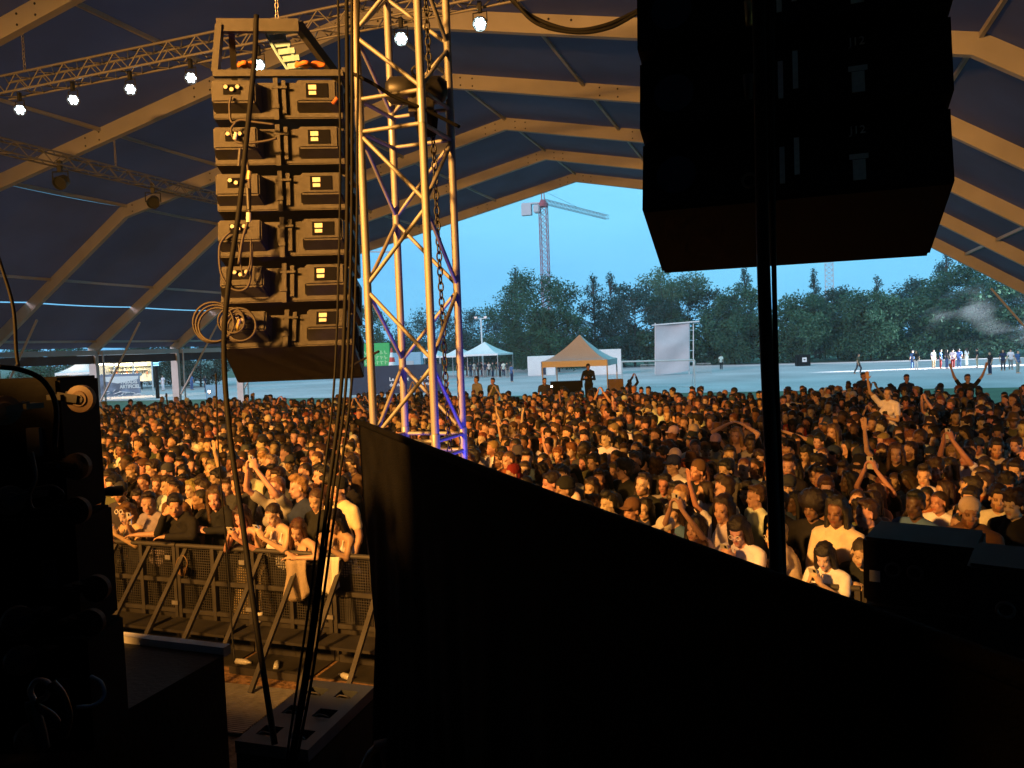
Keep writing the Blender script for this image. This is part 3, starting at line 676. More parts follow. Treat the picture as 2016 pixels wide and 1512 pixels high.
# pale net of spare cable and orange slings lying in the fly frame
b = MB()
for k in range(7):
    p = at(522+9*k, 62+14*k, 6.45-0.02*k); q = p+Vector((0.13, 0.04, 0.01)); b.bar(p, q, 0.03, 0.045)
b.path([at(520, 60, 6.4), at(545, 105, 6.38), at(575, 150, 6.36)], 0.012, 6); b.path([at(552, 55, 6.42), at(572, 100, 6.4), at(598, 150, 6.36)], 0.012, 6)
tag(b.build('cable_ladder', M['sling'], None), 'pale blue cable ladder seen through the fly frame of the left speakers', 'cable ladder')
for k, (x0, x1, y) in enumerate(((470, 505, 128), (583, 640, 128))):
    b = MB()
    for j in range(3): b.path(spline([at(x0, y-4+j*3, 6.3), at((x0*2+x1)/3, y+3-j*4, 6.3-0.05*j), at((x0+2*x1)/3, y-4+j*4, 6.33), at(x1, y+1-j, 6.35)], 6), 0.017, 6)
    tag(b.build('round_sling', M['orange'], None, smooth=True), ['short orange round sling at the left of the fly frame', 'long orange round sling at the right of the fly frame'][k], 'sling')
# link cables on the back of the array
def arr_px(x, y, dd=0.0): return at(x, y, 6.02+dd)
for k, (pts, r, lab) in enumerate((
    ([(455, 190), (452, 210), (456, 240), (475, 236), (500, 240), (540, 245)], 0.010, 'short black link cable looping between the two topmost left cabinets'),
    ([(465, 240), (455, 255), (462, 275), (480, 282), (520, 278), (545, 272)], 0.010, 'black link cable curling down the second left cabinet'),
    ([(480, 285), (488, 330), (492, 380), (489, 430), (478, 470), (470, 520)], 0.012, 'black multicore cable running down the left pods of the array'),
    ([(455, 455), (440, 470), (432, 490), (436, 540), (460, 570), (490, 560), (497, 480)], 0.010, 'loose black cable loop across the fourth and fifth cabinets'),
    ([(470, 480), (474, 520), (480, 545), (492, 520), (494, 470)], 0.007, 'thin grey cable loop hanging below the fourth cabinet'))):
    b = MB(); b.path(spline([arr_px(*p, -0.03*(k % 3)) for p in pts], 8), r, 7)
    tag(b.build('link_cable', M['cable_brown'], None, smooth=True), lab, 'cable')
for k, (x, y, R_, rr) in enumerate(((420, 635, 0.155, 0.009), (470, 640, 0.13, 0.009), (455, 632, 0.10, 0.008))):
    b = MB()
    for j in range(3): b.torus(at(x+j*3, y+j*2, 5.9), R_-0.01*j, rr, 26, 6, CF.to_track_quat('Z', 'Y').to_matrix() @ Matrix.Rotation(0.12*j, 3, 'X'))
    tag(b.build('coiled_cable', M['cable_brown'], None, smooth=True), ['big coil of black cable left of the lowest cabinet', 'middle coil of black cable over the lowest cabinet', 'small inner coil of black cable on the lowest cabinet'][k], 'cable coil')
for k, (x, y, l_, mm) in enumerate(((489, 392, 0.16, 'black'), (489, 428, 0.07, 'label'), (489, 345, 0.06, 'brass'), (462, 268, 0.05, 'label'), (469, 310, 0.13, 'barrier'), (437, 635, 0.05, 'label'), (465, 640, 0.09, 'brass'), (655, 199, 0.04, 'orange'))):
    b = MB(); p = at(x, y, 5.92); b.tube(p-Vector((0, 0, l_/2)), p+Vector((0.006*k, 0, l_/2)), 0.019 if k < 3 else 0.014, 10)
    tag(b.build('cable_connector', M[mm], None, smooth=False),
        ['large black multipin connector on the third left cabinet', 'white ended connector under the black multipin one', 'brass ringed cable joint above the black multipin connector',
         'white tipped plug between the two topmost cabinets', 'grey plug sleeve on the left pod of the second cabinet', 'white plug in the cable coil at the lowest cabinet', 'brass plug in the cable coil at the lowest cabinet', 'orange plug at the right edge of the topmost cabinet'][k], 'connector')

# ---- big hanging array in shadow, close to the camera
RB = at(1553, 402, 2.80)
rar = thing('line_array', 'huge black loudspeaker array in deep shadow hanging close to the camera', 'loudspeakers', (RB.x, RB.y, RB.z-0.2), 0)
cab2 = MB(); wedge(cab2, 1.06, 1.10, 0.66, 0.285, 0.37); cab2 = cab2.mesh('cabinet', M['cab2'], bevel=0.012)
hand = MB(); hand.lathe([(0.075, -0.002), (0.075, 0.012), (0.06, 0.014), (0.055, 0.004)], n=20, axis='y'); hand = hand.mesh('hand_grip', M['screenblack'])
lab2 = MB(); lab2.box((0, 0, 0.03), (0.062, 0.004, 0.018)); lab2.box((0, 0, -0.02), (0.042, 0.004, 0.075)); lab2 = lab2.mesh('type_label', M['label'])
strip2 = MB(); strip2.box((0, 0, 0), (0.018, 0.006, 0.14)); strip2 = strip2.mesh('rigging_strip', M['label'])
j12 = text_mesh('J12', 0.042, M['label'])
zz = 0.36; 
for i, t in enumerate((13, 10, 7, 5, 4)):
    c = link('cabinet', cab2, rar, (0, 0.02-0.012*i, zz)); c.rotation_euler = (-t*D2R, 0, 0)
    o = link('hand_grip', hand, c, (-0.40, -0.003, -0.01))
    o = link('type_label', lab2, c, (0.235, -0.006, -0.045))
    o = link('lettering', j12, c, (0.235, -0.004, 0.085)); o.rotation_euler = (math.pi/2, 0, 0)
    o = link('rigging_strip', strip2, c, (-0.02, -0.01, -0.02))
    o = link('rigging_strip', strip2, c, (0.03, -0.03, 0.0)); o.data = strip2
    zz += 0.302
b = MB(); b.bar((-0.40, 0.69, 0.09), (0.40, 0.69, 0.09), 0.05, 0.03); b.build('fly_bar', M['black'], rar, local=True)
for k, (x, y, d) in enumerate(((1475, 20, 2.62), (1473, 165, 2.62), (1475, 355, 2.62))):
    p = at(x, y, d); b = MB()
    if k == 2: b.torus(p, 0.022, 0.005, 18, 6, Matrix.Rotation(math.pi/2, 3, 'X'))
    else: b.tube(p-Vector((0, 0, 0.05)), p+Vector((0, 0, 0.03)), 0.013, 10, 0.018)
    tag(b.build('shackle' if k == 2 else 'cable_connector', M['brass' if k == 0 else 'barrier'], None, smooth=True), ['brass connector high on the dark close array', 'grey connector halfway up the dark close array', 'round grey shackle ring low on the dark close array'][k], 'shackle' if k == 2 else 'connector')

# ---- loose vertical cables
cable('cable', 'thick black cable loom hanging in front of the dark close array', [(1492, -60, 2.5), (1497, 200, 2.48), (1503, 520, 2.45), (1514, 800, 2.4), (1524, 1000, 2.36), (1531, 1185, 2.3)], 0.021)
cable('cable', 'thin black cable beside the thick hanging loom', [(1520, -60, 2.45), (1521, 250, 2.45), (1524, 540, 2.42), (1531, 800, 2.4), (1540, 1010, 2.35), (1545, 1190, 2.3)], 0.008)
for j, (o1, r) in enumerate(((0, 0.012), (10, 0.009), (-16, 0.007), (22, 0.008))):
    cable('cable', ['thickest black cable of the bundle right of the left loudspeakers', 'second black cable in the bundle right of the left loudspeakers', 'thin black cable leading the bundle beside the left loudspeakers', 'black cable nearest the truss tower in the left bundle'][j],
          [(682+o1*1.1, -60, 4.5), (684+o1*0.9, 250, 4.5), (682+o1*0.9, 500, 4.5), (672+o1*0.9, 760, 4.45), (648+o1*0.8, 960, 4.4), (625+o1*0.7, 1150, 4.35), (598+o1*0.7, 1340, 4.25), (568+o1*0.5, 1520, 4.15)], r)
cable('cable', 'black cable crossing the amber lit backs of the left loudspeakers', [(505, 30, 5.4), (501, 120, 5.4), (487, 260, 5.4), (470, 420, 5.35), (450, 560, 5.3), (441, 690, 5.3), (452, 850, 5.2), (478, 1030, 5.1), (505, 1230, 4.9), (541, 1465, 4.5)], 0.019)
cable('cable', 'very thin black line dropping below the left loudspeakers to the barrier', [(425, 735, 5.6), (431, 900, 5.6), (446, 1080, 5.6), (456, 1230, 5.5), (462, 1300, 5.4)], 0.006)
cable('cable', 'upper of two black cables drooping under the roof', [(985, -25, 8.0), (1040, 28, 8.0), (1120, 58, 8.0), (1190, 50, 8.0), (1262, 18, 8.0)], 0.022)
cable('cable', 'lower of two black cables drooping under the roof', [(990, -30, 7.9), (1050, 42, 7.9), (1130, 64, 7.9), (1200, 55, 7.9), (1262, 22, 7.9)], 0.018)
cable('cable', 'thin black cable strung from the tower to the left loudspeakers', [(690, 722, 5.6), (715, 708, 5.3), (745, 692, 4.75)], 0.008)
cable('cable', 'black cable tied across the middle of the truss tower', [(695, 145, 4.6), (735, 165, 4.6), (775, 190, 4.65), (835, 215, 4.7), (905, 250, 4.8)], 0.011)

# ---- black drape on the wing rail
DA, DB = Vector((-2.36, 3.93, 0)), Vector((1.2, -0.02, 0)); DN = Vector((0.743, 0.67, 0)); ZT = 3.0
dr = thing('masking_drape', 'black masking cloth hung on a rail across the lower right', 'drape', ((DA+DB)/2).to_tuple())
b = MB()
def dfn(u, v):
    p = DA.lerp(DB, u); zb = 1.5-min(1, u/0.14)*1.1
    wv = 0.03*math.sin(u*61+1.5*v)+0.05*math.sin(u*23+1+v)*v+0.02*math.sin(u*140+v*3)+0.02*math.sin(u*37-v*5)
    k = 0.05+0.07*v
    return tuple(p+DN*(k*wv*10*v+0.012)+Vector((0, 0, ZT-0.012*abs(math.sin(u*31))-v*(ZT-zb))))
b.grid(dfn, 220, 24); b.build('cloth', M['velvet'], dr, smooth=True)
b = MB(); b.path([DA+Vector((0, 0, ZT)), DA.lerp(DB, 0.5)+Vector((0, 0, ZT-0.008)), DB+Vector((0, 0, ZT))], 0.017, 10); b.build('top_rail', M['velvet'], dr, smooth=True)
for u in (0.005, 0.45, 0.9):
    p = DA.lerp(DB, u)+DN*0.25; b = MB(); b.tube(p+Vector((0, 0, 0.0)), p+Vector((0, 0, ZT-0.45)), 0.022, 10); b.build('post', M['rubber'], dr)
b = MB()
p = at(752, 1462, 4.1); b.path([at(706, 1530, 4.2), at(730, 1482, 4.12), p], 0.022, 8); b.tube(p, at(763, 1530, 4.1), 0.020, 8)
b.tube(at(738, 1468, 4.1), at(764, 1462, 4.1), 0.026, 8)
tag(b.build('outrigger_leg', M['truss'], None, smooth=True), 'bare steel outrigger leg showing under the corner of the drape', 'stand leg')

# ---- subwoofer in the pit, seen from above
sub = thing('subwoofer', 'dark subwoofer cabinet with grip holes in its top standing in the pit', 'subwoofer', (-3.185, 4.50, 0), 3*D2R)
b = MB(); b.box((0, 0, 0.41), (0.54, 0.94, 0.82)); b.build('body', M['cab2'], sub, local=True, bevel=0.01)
b = MB(); hx = [-0.27, -0.19, -0.05, 0.05, 0.19, 0.27]; hy = [-0.47, -0.36, -0.24, -0.06, 0.06, 0.24, 0.36, 0.47]
for i in range(5):
    for j in range(7):
        if i in (1, 3) and j in (1, 3, 5): continue
        b.box(((hx[i]+hx[i+1])/2, (hy[j]+hy[j+1])/2, 0.862), (hx[i+1]-hx[i], hy[j+1]-hy[j], 0.08))
b.build('top_panel', mat('sub_top', (0.035, 0.042, 0.05), 0.5, 0, 0.15, 12, 0.2, 200), sub, local=True)
for i in (1, 3):
    for j in (1, 3, 5):
        c = MB(); x, y = (hx[i]+hx[i+1])/2, (hy[j]+hy[j+1])/2
        c.path([(x-0.05, y-0.045, 0.9), (x-0.02, y-0.05, 0.915), (x+0.03, y-0.05, 0.912), (x+0.06, y-0.05, 0.9)], 0.006, 6); c.build('grip_bar', M['barrier'], sub, local=True, smooth=True)
# ribbed floor plate and cable ramp in the pit
P = [onz(*p, 0.0) for p in ((470, 1345), (575, 1352), (560, 1440), (465, 1440))]
pc = sum(P, Vector())/4
fp = thing('floor_plate', 'ribbed metal floor plate lying on the wood chips in the pit', 'floor plate', (pc.x-0.35, pc.y-0.15, 0.01), 3*D2R)
b = MB(); b.box((0, 0, 0.012), (1.1, 0.9, 0.024)); b.build('plate', M['barrier'], fp, local=True)
b = MB()
for k in range(28): b.box((0, -0.435+k*0.0323, 0.03), (1.08, 0.012, 0.012))
o = b.build('rib', M['steel'], fp, local=True); o['kind'] = 'stuff'
b = MB(); p, q = onz(455, 1316, 0.05), onz(600, 1335, 0.05); b.bar(p, q, 0.06, 0.08); tag(b.build('base_rail', M['barrier'], None), 'dark flat steel rail lying along the pit floor', 'rail')

# ---- front barrier
unit = None
BARX = [-10.55+1.06*i for i in range(13)]
def barrier_unit():
    t = thing('crowd_barrier', '', 'barrier', (0, 7.2, 0))
    rod(t, 'top_rail', (-0.52, 0, 1.2), (0.52, 0, 1.2), 0.028, M['barrier'])
    for x in (-0.5, 0, 0.5):
        b = MB(); b.bar((x, 0, 0.03), (x, 0, 1.19), 0.045, 0.045, (0, 1, 0)); b.build('upright', M['barrier'], t, local=True)
    for z, hh in ((0.78, 0.05), (0.42, 0.05), (0.06, 0.08)):
        b = MB(); b.bar((-0.475, 0, z), (0.475, 0, z), 0.035, hh); b.build('cross_rail', M['barrier'], t, local=True)
    b = MB(); b.box((0, 0.03, 0.23), (0.99, 0.006, 0.34)); b.build('kick_plate', M['plate'], t, local=True)
    b = MB()
    for k in range(34): b.box((-0.495+k*0.03, 0.032, 0.80), (0.0085, 0.004, 0.76))
    for k in range(26): b.box((0, 0.034, 0.43+k*0.03), (0.99, 0.004, 0.0085))
    o = b.build('mesh_infill', M['plate'], t, local=True); o['kind'] = 'stuff'
    for x in (-0.36, 0.16):
        b = MB(); b.bar((x, -0.03, 1.17), (x, -0.98, 0.05), 0.05, 0.035); b.build('brace', M['barrier'], t, local=True)
    b = MB(); b.box((0, -0.28, 0.36), (0.98, 0.36, 0.03)); b.build('step', M['plate'], t, local=True)
    b = MB(); b.box((0, -0.2, 0.015), (1.0, 0.42, 0.012)); b.build('foot_plate', M['plate'], t, local=True)
    b = MB(); b.box((0.43, -0.04, 1.06), (0.075, 0.012, 0.05)); b.build('catch', M['steel'], t, local=True)
    b = MB(); b.box((0.5, -0.04, 0.52), (0.09, 0.012, 0.045)); b.build('catch', M['steel'], t, local=True)
    return t
BN = ['second barrier section left of the black wheeled stack', 'barrier section hidden behind the black wheeled stack', 'leftmost clearly visible mesh barrier section beside the wheeled stack', 'mesh barrier section under the person in the black jacket',
      'mesh barrier section in the middle of the left stretch', 'mesh barrier section under the crossed arms of a leaning woman', 'mesh barrier section nearest the left edge of the drape', 'first barrier section hidden behind the drape', 'second barrier section hidden behind the drape',
      'third barrier section hidden behind the drape', 'barrier section at the foot of the hanging cable loom', 'barrier section between the hanging loom and black speaker stack', 'barrier section behind the black speaker stack']
for i, x in enumerate(BARX):
    if i == 0: unit = o = barrier_unit()
    else: o = copy_tree(unit)
    o.location = (x, 7.2, 0); o['label'] = BN[i]; o['group'] = 'mesh barriers holding back the crowd'
# ---- litter in the pit
def bottle(p, rz, m, lab):
    b = MB(); R_ = Matrix.Rotation(rz, 3, 'Z')
    b.lathe([(0.001, -0.10), (0.03, -0.10), (0.032, -0.02), (0.03, 0.04), (0.012, 0.08), (0.012, 0.10)], p, 10, 'x', R_)
    tag(b.build('plastic_bottle', m, None, smooth=True), lab, 'bottle')
clear = mat('crumpled_plastic', (0.55, 0.55, 0.5), 0.25, 0, 0.2, 40)
for k, (x, y) in enumerate(((480, 1303), (243, 1256), (300, 1268), (545, 1308), (680, 1331))):
    p = onz(x, y, 0.04); bottle(p, 0.7*k, clear, ['crushed clear bottle on the wood chips beside the deck corner', 'crushed clear bottle behind the deck edge, leftmost', 'crushed clear bottle behind the middle of the deck edge', 'small clear bottle in the pit under the leaning woman', 'pale bottle lying near the top of the subwoofer'][k])
for k, (x, y, z) in enumerate(((197, 1180, 0.45), (331, 1180, 0.42), (512, 1214, 0.42))):
    p = onz(x, y, z); b = MB(); b.lathe([(0.03, -0.06), (0.042, 0.06), (0.038, 0.06), (0.028, -0.05)], p, 12)
    tag(b.build('paper_cup', M['label'], None, smooth=True), ['tall pale cup standing on the barrier step at the far left', 'crumpled pale cup on the barrier step under the black jacket', 'pale cup on the step below the patterned skirt'][k], 'cup')

# ---- stacked wheel boards at the left edge
S0 = at(60, 1460, 2.95)
def caster(parent, p, d, r=0.052, m=None):
    d = Vector(d).normalized(); ax = d.cross(Vector((0, 0, 1))).normalized()
    rot = ax.to_track_quat('X', 'Z').to_matrix()
    c = MB(); c.lathe([(0.012, -0.020), (r*0.55, -0.020), (r*0.62, -0.016), (r, -0.013), (r, 0.013), (r*0.62, 0.016), (r*0.55, 0.020), (0.012, 0.020)], Vector(p), 20, 'x', rot)
    o = c.build('wheel', M['wheel'], parent, smooth=False)
    c = MB(); c.lathe([(0.004, -0.026), (r*0.34, -0.024), (r*0.34, 0.024), (0.004, 0.026)], Vector(p), 12, 'x', rot); c.build('hub', M['barrier'], o)
    c = MB(); q = Vector(p)-d*0.075
    c.bar(Vector(p)+ax*0.028, q+ax*0.028+Vector((0, 0, 0.015)), 0.03, 0.008, ax); c.bar(Vector(p)-ax*0.028, q-ax*0.028+Vector((0, 0, 0.015)), 0.03, 0.008, ax); c.box(q+Vector((0, 0, 0.01)), (0.07, 0.07, 0.02))
    c.build('fork', M['black'], o)
M['boardblack'] = mat('black_plywood', (0.0035, 0.0035, 0.004), 0.8, 0, 0.5, 9, 0.1, 60, spec=0.1)
M['wheel'] = mat('brown_rubber_wheel', (0.075, 0.047, 0.03), 0.6, 0, 0.2, 20)
st_lab = ['topmost black wheel board of the stack at the left edge', 'middle black wheel board of the stack at the left edge', 'lowest black wheel board of the stack at the left edge']
zs = [(3.345, 2.80), (2.79, 2.32), (2.31, 1.855)]
wp = [((8, 808, 2.75, -1), (18, 985, 2.75, -1), (160, 785, 2.95, 1), (152, 918, 2.98, 1)), ((152, 1005, 2.98, 1), (35, 1222, 2.75, -1), (190, 1158, 2.98, 1)), ((40, 1300, 2.75, -1), (180, 1225, 2.98, 1), (60, 1452, 2.8, -1))]
Rv = (CR-Vector((0, 0, CR.z))).normalized(); Fv = Vector((CF.x, CF.y, 0)).normalized()
for i in range(3):
    z1, z0 = zs[i]; xr = (128, 140, 150)[i]
    base = at(xr, 1100, 3.0); base.z = z0
    t = thing('wheel_board', st_lab[i], 'equipment dolly', base, 0, 'black wheel boards stacked on end')
    b = MB(); rot = Matrix((Rv, Fv, Vector((0, 0, 1)))).transposed()
    b.box(base-Rv*0.45+Fv*0.18+Vector((0, 0, (z1-z0)/2)), (0.9, 0.30, z1-z0), rot); b.build('board', M['boardblack'], t, bevel=0.012)
    b = MB(); b.box(base-Rv*0.10+Fv*0.02+Vector((0, 0, (z1-z0)*0.55)), (0.05, 0.02, 0.11), rot); b.build('sticker', mat('dim_sticker', (0.06, 0.06, 0.065), 0.6), t)
    for (x, y, d, s_) in wp[i]: caster(t, at(x, y, d), (-Fv*0.4-Rv*0.4) if s_ < 0 else Rv)
cable('cable', 'black cable arching over the top of the wheel boards', [(-10, 722, 2.6), (40, 728, 2.6), (85, 750, 2.62), (110, 800, 2.65), (108, 880, 2.68)], 0.009)
cable('cable', 'grey ringed cable loop hanging on the wheel boards', [(62, 890, 2.62), (70, 940, 2.6), (58, 975, 2.6), (66, 1003, 2.6), (100, 995, 2.6), (123, 975, 2.6), (105, 958, 2.6), (70, 962, 2.62)], 0.007, M['cable_brown'])
cable('cable', 'pale blue cable curling on the deck beside the wheel boards', [(150, 1392, 2.7), (185, 1388, 2.72), (205, 1370, 2.74), (200, 1345, 2.76), (180, 1332, 2.8)], 0.007, M['sling'])
cable('cable', 'black cable running down the face of the wheel boards', [(-5, 500, 2.7), (25, 600, 2.7), (32, 690, 2.66), (36, 720, 2.65)], 0.006)
m_ = thing('microphone', 'black microphone on a thin stand at the edge of the wheel boards', 'microphone', onz(190, 1275, 1.857))
p, q = at(240, 966, 3.75), at(178, 970, 3.65)
b = MB(); b.path([q, q.lerp(p, 0.45), q.lerp(p, 0.55), p], [0.016, 0.018, 0.024, 0.026], 10); b.build('microphone_body', M['black'], m_, smooth=True)
b = MB(); b.path([at(190, 1275, 3.95), at(188, 1120, 3.85), at(200, 1020, 3.75), at(205, 972, 3.7)], 0.009, 8); b.build('stand', M['black'], m_, smooth=True)
cl = thing('clamp_fixture', 'dusty metal clamp standing at the foot of the wheel boards', 'clamp', onz(85, 1475, 1.857))
for nm, pts, r, mm in (('bracket', [(85, 1475), (78, 1440), (66, 1400), (62, 1380)], 0.022, 'barrier'), ('arm', [(60, 1385), (100, 1408), (118, 1432)], 0.014, 'barrier'), ('hook', [(70, 1385), (60, 1360), (72, 1340), (95, 1345), (92, 1370), (75, 1380)], 0.010, 'steel'), ('grip', [(100, 1345), (120, 1370), (132, 1410), (125, 1450)], 0.018, 'black')):
    b = MB(); b.path(spline([at(*q_, 2.62) for q_ in pts], 5), r, 8); b.build(nm, M[mm], cl, smooth=True)
tag(MB().box(onz(185, 1415, 1.875), (0.22, 0.16, 0.03), Matrix.Rotation(0.5, 3, 'Z')).build('power_box', M['sling'], None, bevel=0.006), 'flat pale blue box on the deck beside the wheel boards', 'box')

# ---- black speaker stack at the lower right, ground stacked
RS = [((0.50, 6.02), 1.94, 1.47, 0.72, 'upper black speaker at the barrier end of the right stack'), ((0.50, 6.02), 1.45, 0.98, 0.72, 'lower black speaker at the barrier end of the right stack'),
      ((1.02, 5.30), 1.98, 1.42, 0.80, 'upper black speaker nearest the camera in the right stack'), ((1.02, 5.30), 1.40, 0.84, 0.80, 'lower black speaker nearest the camera in the right stack')]
bm_ = MB(); bm_.box((0.75, 5.8, 0.42), (2.2, 1.9, 0.84)); tag(bm_.build('stage_riser', M['cab2'], None, bevel=0.01), 'black riser carrying the speaker stack at the lower right', 'riser')
b = MB(); b.box((0.86, 6.2, 0.91), (0.72, 0.62, 0.135)); tag(b.build('spacer_box', M['cab2'], None, bevel=0.008), 'low black spacer under the speaker at the barrier end', 'spacer')
for (x, y), z1, z0, w, lab in RS:
    t = thing('loudspeaker', lab, 'loudspeaker', (x, y, z0), -16*D2R, 'black speaker stack at the lower right')
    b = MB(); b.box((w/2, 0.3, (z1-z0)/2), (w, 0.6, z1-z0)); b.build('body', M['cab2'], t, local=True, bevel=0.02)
    for k in range(2):
        b = MB(); b.torus((0.20+0.14*k, -0.012, (z1-z0)*0.55), 0.045, 0.011, 16, 6, Matrix.Rotation(math.pi/2, 3, 'X') @ Matrix.Rotation(0, 3, 'Z')); b.build('handle', M['barrier'], t, local=True, smooth=True)
    b = MB(); b.box((0.52 if w > 0.75 else 0.08, -0.004, (z1-z0)*0.42), (0.07, 0.006, 0.08)); b.build('type_label', M['label'], t, local=True)

# ---- roof trusses with LED lamps
def truss_line(name, lab, p0, p1, w, n, m):
    p0, p1 = Vector(p0), Vector(p1); t = thing(name, lab, 'truss', p0); d = p1-p0; dn = d.normalized(); sd = dn.cross(Vector((0, 0, 1))).normalized(); up = Vector((0, 0, 1))
    cs = [sd*(a*w/2)+up*(c*w/2) for a, c in ((-1,-1),(1,-1),(1,1),(-1,1))]
    for c in cs: rod(t, 'chord', c, c+d, 0.024, m)
    for k in range(4):
        a, c = cs[k], cs[(k+1) % 4]
        for i in range(n):
            s0, s1 = (a, c) if i % 2 else (c, a)
            rod(t, 'diagonal', s0+d*(i/n), s1+d*((i+1)/n), 0.012, m)
    return t
truss_line('lamp_truss', 'long truss carrying lit white lamps across the tent near the camera', (-15.3, 12.0, 9.16), (-3.6, 12.0, 9.16), 0.34, 36, M['truss'])
truss_line('lamp_truss', 'dark truss running lengthwise down the left side of the tent', (-17.5, 10.5, 8.62), (-17.5, 24.0, 8.62), 0.30, 40, M['truss'])
chain('suspension_chain', 'steel chain hanging the left end of the lamp truss from the roof', (-14.6, 12, 9.4), (-14.6, 12, 10.3), 0.05, M['steel'])
chain('suspension_chain', 'steel chain hanging the dark lengthwise truss from the roof', (-17.5, 17, 8.8), (-17.5, 17, 9.7), 0.05, M['steel'])
M['led'] = mat('led_lens', (0.8, 0.9, 1), 0.3, emit=(0.80, 0.95, 1.0), estr=7.0)
M['ledg'] = mat('led_lens_bright', (0.8, 0.9, 1), 0.3, emit=(0.70, 0.98, 1.0), estr=40.0)
lampx = [-14.80, -13.34, -11.87, -10.41, -8.88, -6.0, -4.57]
LL = ['leftmost', 'second', 'third', 'fourth', 'fifth', 'sixth', 'seventh and brightest']
lens_m = {}
def lens(k):
    if k not in lens_m:
        b = MB()
        for (x, y) in [(0, 0)]+[(0.055*math.cos(a*math.pi/3), 0.055*math.sin(a*math.pi/3)) for a in range(6)]:
            b.lathe([(0.024, -0.006), (0.022, 0.004), (0.012, 0.009)], (x, 0, y), 10, 'y', Matrix.Rotation(math.pi, 3, 'Z'))
        lens_m[k] = b.mesh('lens_cluster', M[k])
    return lens_m[k]
par_body = MB(); par_body.lathe([(0.05, 0.16), (0.085, 0.12), (0.10, 0.0), (0.105, -0.05), (0.095, -0.05), (0.09, -0.01)], (0, 0, 0), 18, 'y'); par_body = par_body.mesh('lamp_body', M['black'])
par_yoke = MB(); par_yoke.path([(-0.12, 0, 0), (-0.12, 0, 0.16), (0.12, 0, 0.16), (0.12, 0, 0)], 0.011, 6); par_yoke.box((0, 0, 0.24), (0.06, 0.06, 0.17)); par_yoke = par_yoke.mesh('yoke', M['black'])
for k, x in enumerate(lampx):
    t = thing('led_lamp', LL[k]+' lit round white lamp hanging on the lamp truss', 'stage lamp', (x, 12, 8.66), 0, 'lit lamps on the lamp truss')
    d = (Vector((-2.0, 0, 2.0))-Vector((x, 12, 8.66))).normalized(); q = d.to_track_quat('-Y', 'Z').to_euler()
    e = link('lamp_body', par_body, t); e.rotation_euler = q; e.scale = (1.15,)*3
    e = link('lens_cluster', lens('ledg' if k >= 4 else 'led'), t, d*0.03); e.rotation_euler = q; e.scale = (1.15,)*3
    link('yoke', par_yoke, t, (0, 0, 0.02))
for k, y in enumerate((12.9, 15.2, 18.3)):
    t = thing('stage_lamp', ['unlit lamp hanging nearest the left edge under the dark truss', 'unlit lamp in the middle under the dark lengthwise truss', 'unlit lamp hanging nearest the left loudspeakers under the dark truss'][k], 'stage lamp', (-17.5, y, 8.05), 0.3*k)
    e = link('lamp_body', par_body, t); e.scale = (1.7,)*3; e.rotation_euler = (0.5, 0, 0)
    e = link('yoke', par_yoke, t, (0, 0, 0.0)); e.scale = (1.7,)*3
# stage wash fixtures at the lamps' places (out of the frame)
for k, (loc, aim, *_r2) in enumerate(STAGE_SPOTS):
    d = (Vector(aim)-Vector(loc)).normalized(); t = thing('stage_lamp', 'large amber wash lamp over the stage, number %s from the left' % ['one', 'three', 'five', 'four', 'two'][k], 'stage lamp', loc, 0, 'amber wash lamps over the stage')
    e = link('lamp_body', par_body, t, -d*0.28); e.rotation_euler = d.to_track_quat('-Y', 'Z').to_euler(); e.scale = (2.2,)*3
    link('yoke', par_yoke, t, -d*0.28).scale = (2.2,)*3
truss_line('lamp_truss', 'truss over the stage carrying the amber wash lamps', (-15, -5.3, 8.3), (-3, -5.3, 8.3), 0.34, 30, M['truss'])
# unseen cloth added beside the camera to keep stage light off the wing
b = MB(); b.grid(lambda u, v: (-2.62+1.25*u, 1.68-2.0*u+0.05*math.sin(u*60), 1.86+v*7.0), 60, 2)
tag(b.build('light_block_drape', M['velvet'], None, smooth=True), 'unseen black cloth added beside the camera to shade the wing', 'drape')
b = MB(); b.bar((-4.15, 1.66, 2.90), (-2.72, 0.62, 2.90), 0.06, 2.06); tag(b.build('light_block_flat', M['velvet'], None), 'unseen low black panel added to shade the wheel boards', 'light blocker')  # unseen panel, added only to block stage light from the wheel boards
b = MB(); b.grid(lambda u, v: (-18+16*u, -4.0+0.06*math.sin(u*150), 7.63+v*3.1), 160, 1)
tag(b.build('light_block_border', M['velvet'], None, smooth=True), 'unseen black cloth added above the stage to keep lamp light off the roof', 'drape')  # added out of view to cut the upward spill of the wash lamps
# blue LED uplight on the deck of the tower foot
t = thing('led_lamp', 'blue uplight hidden behind the drape at the tower foot', 'stage lamp', (-1.55, 4.35, 2.1))
e = link('lamp_body', par_body, t); e.rotation_euler = (-math.pi/2, 0, 0.0); e.scale = (1.1,)*3
rod(t, 'stand', (0, 0, -2.1), (0, 0, -0.16), 0.02, M['black'])
stage_spot((-1.55, 4.35, 2.2), (-2.15, 4.6, 3.0), 40, 60, (0.10, 0.08, 1.0), 0.7, 0.06)
# ================================================================== BACKGROUND
def ground_at(x, y): return onz(x, y, 0.0)
def at_ground(px, depth):                 # point on the ground at a picture column and a forward depth
    p = at(px, 700, depth); p.z = 0; return p
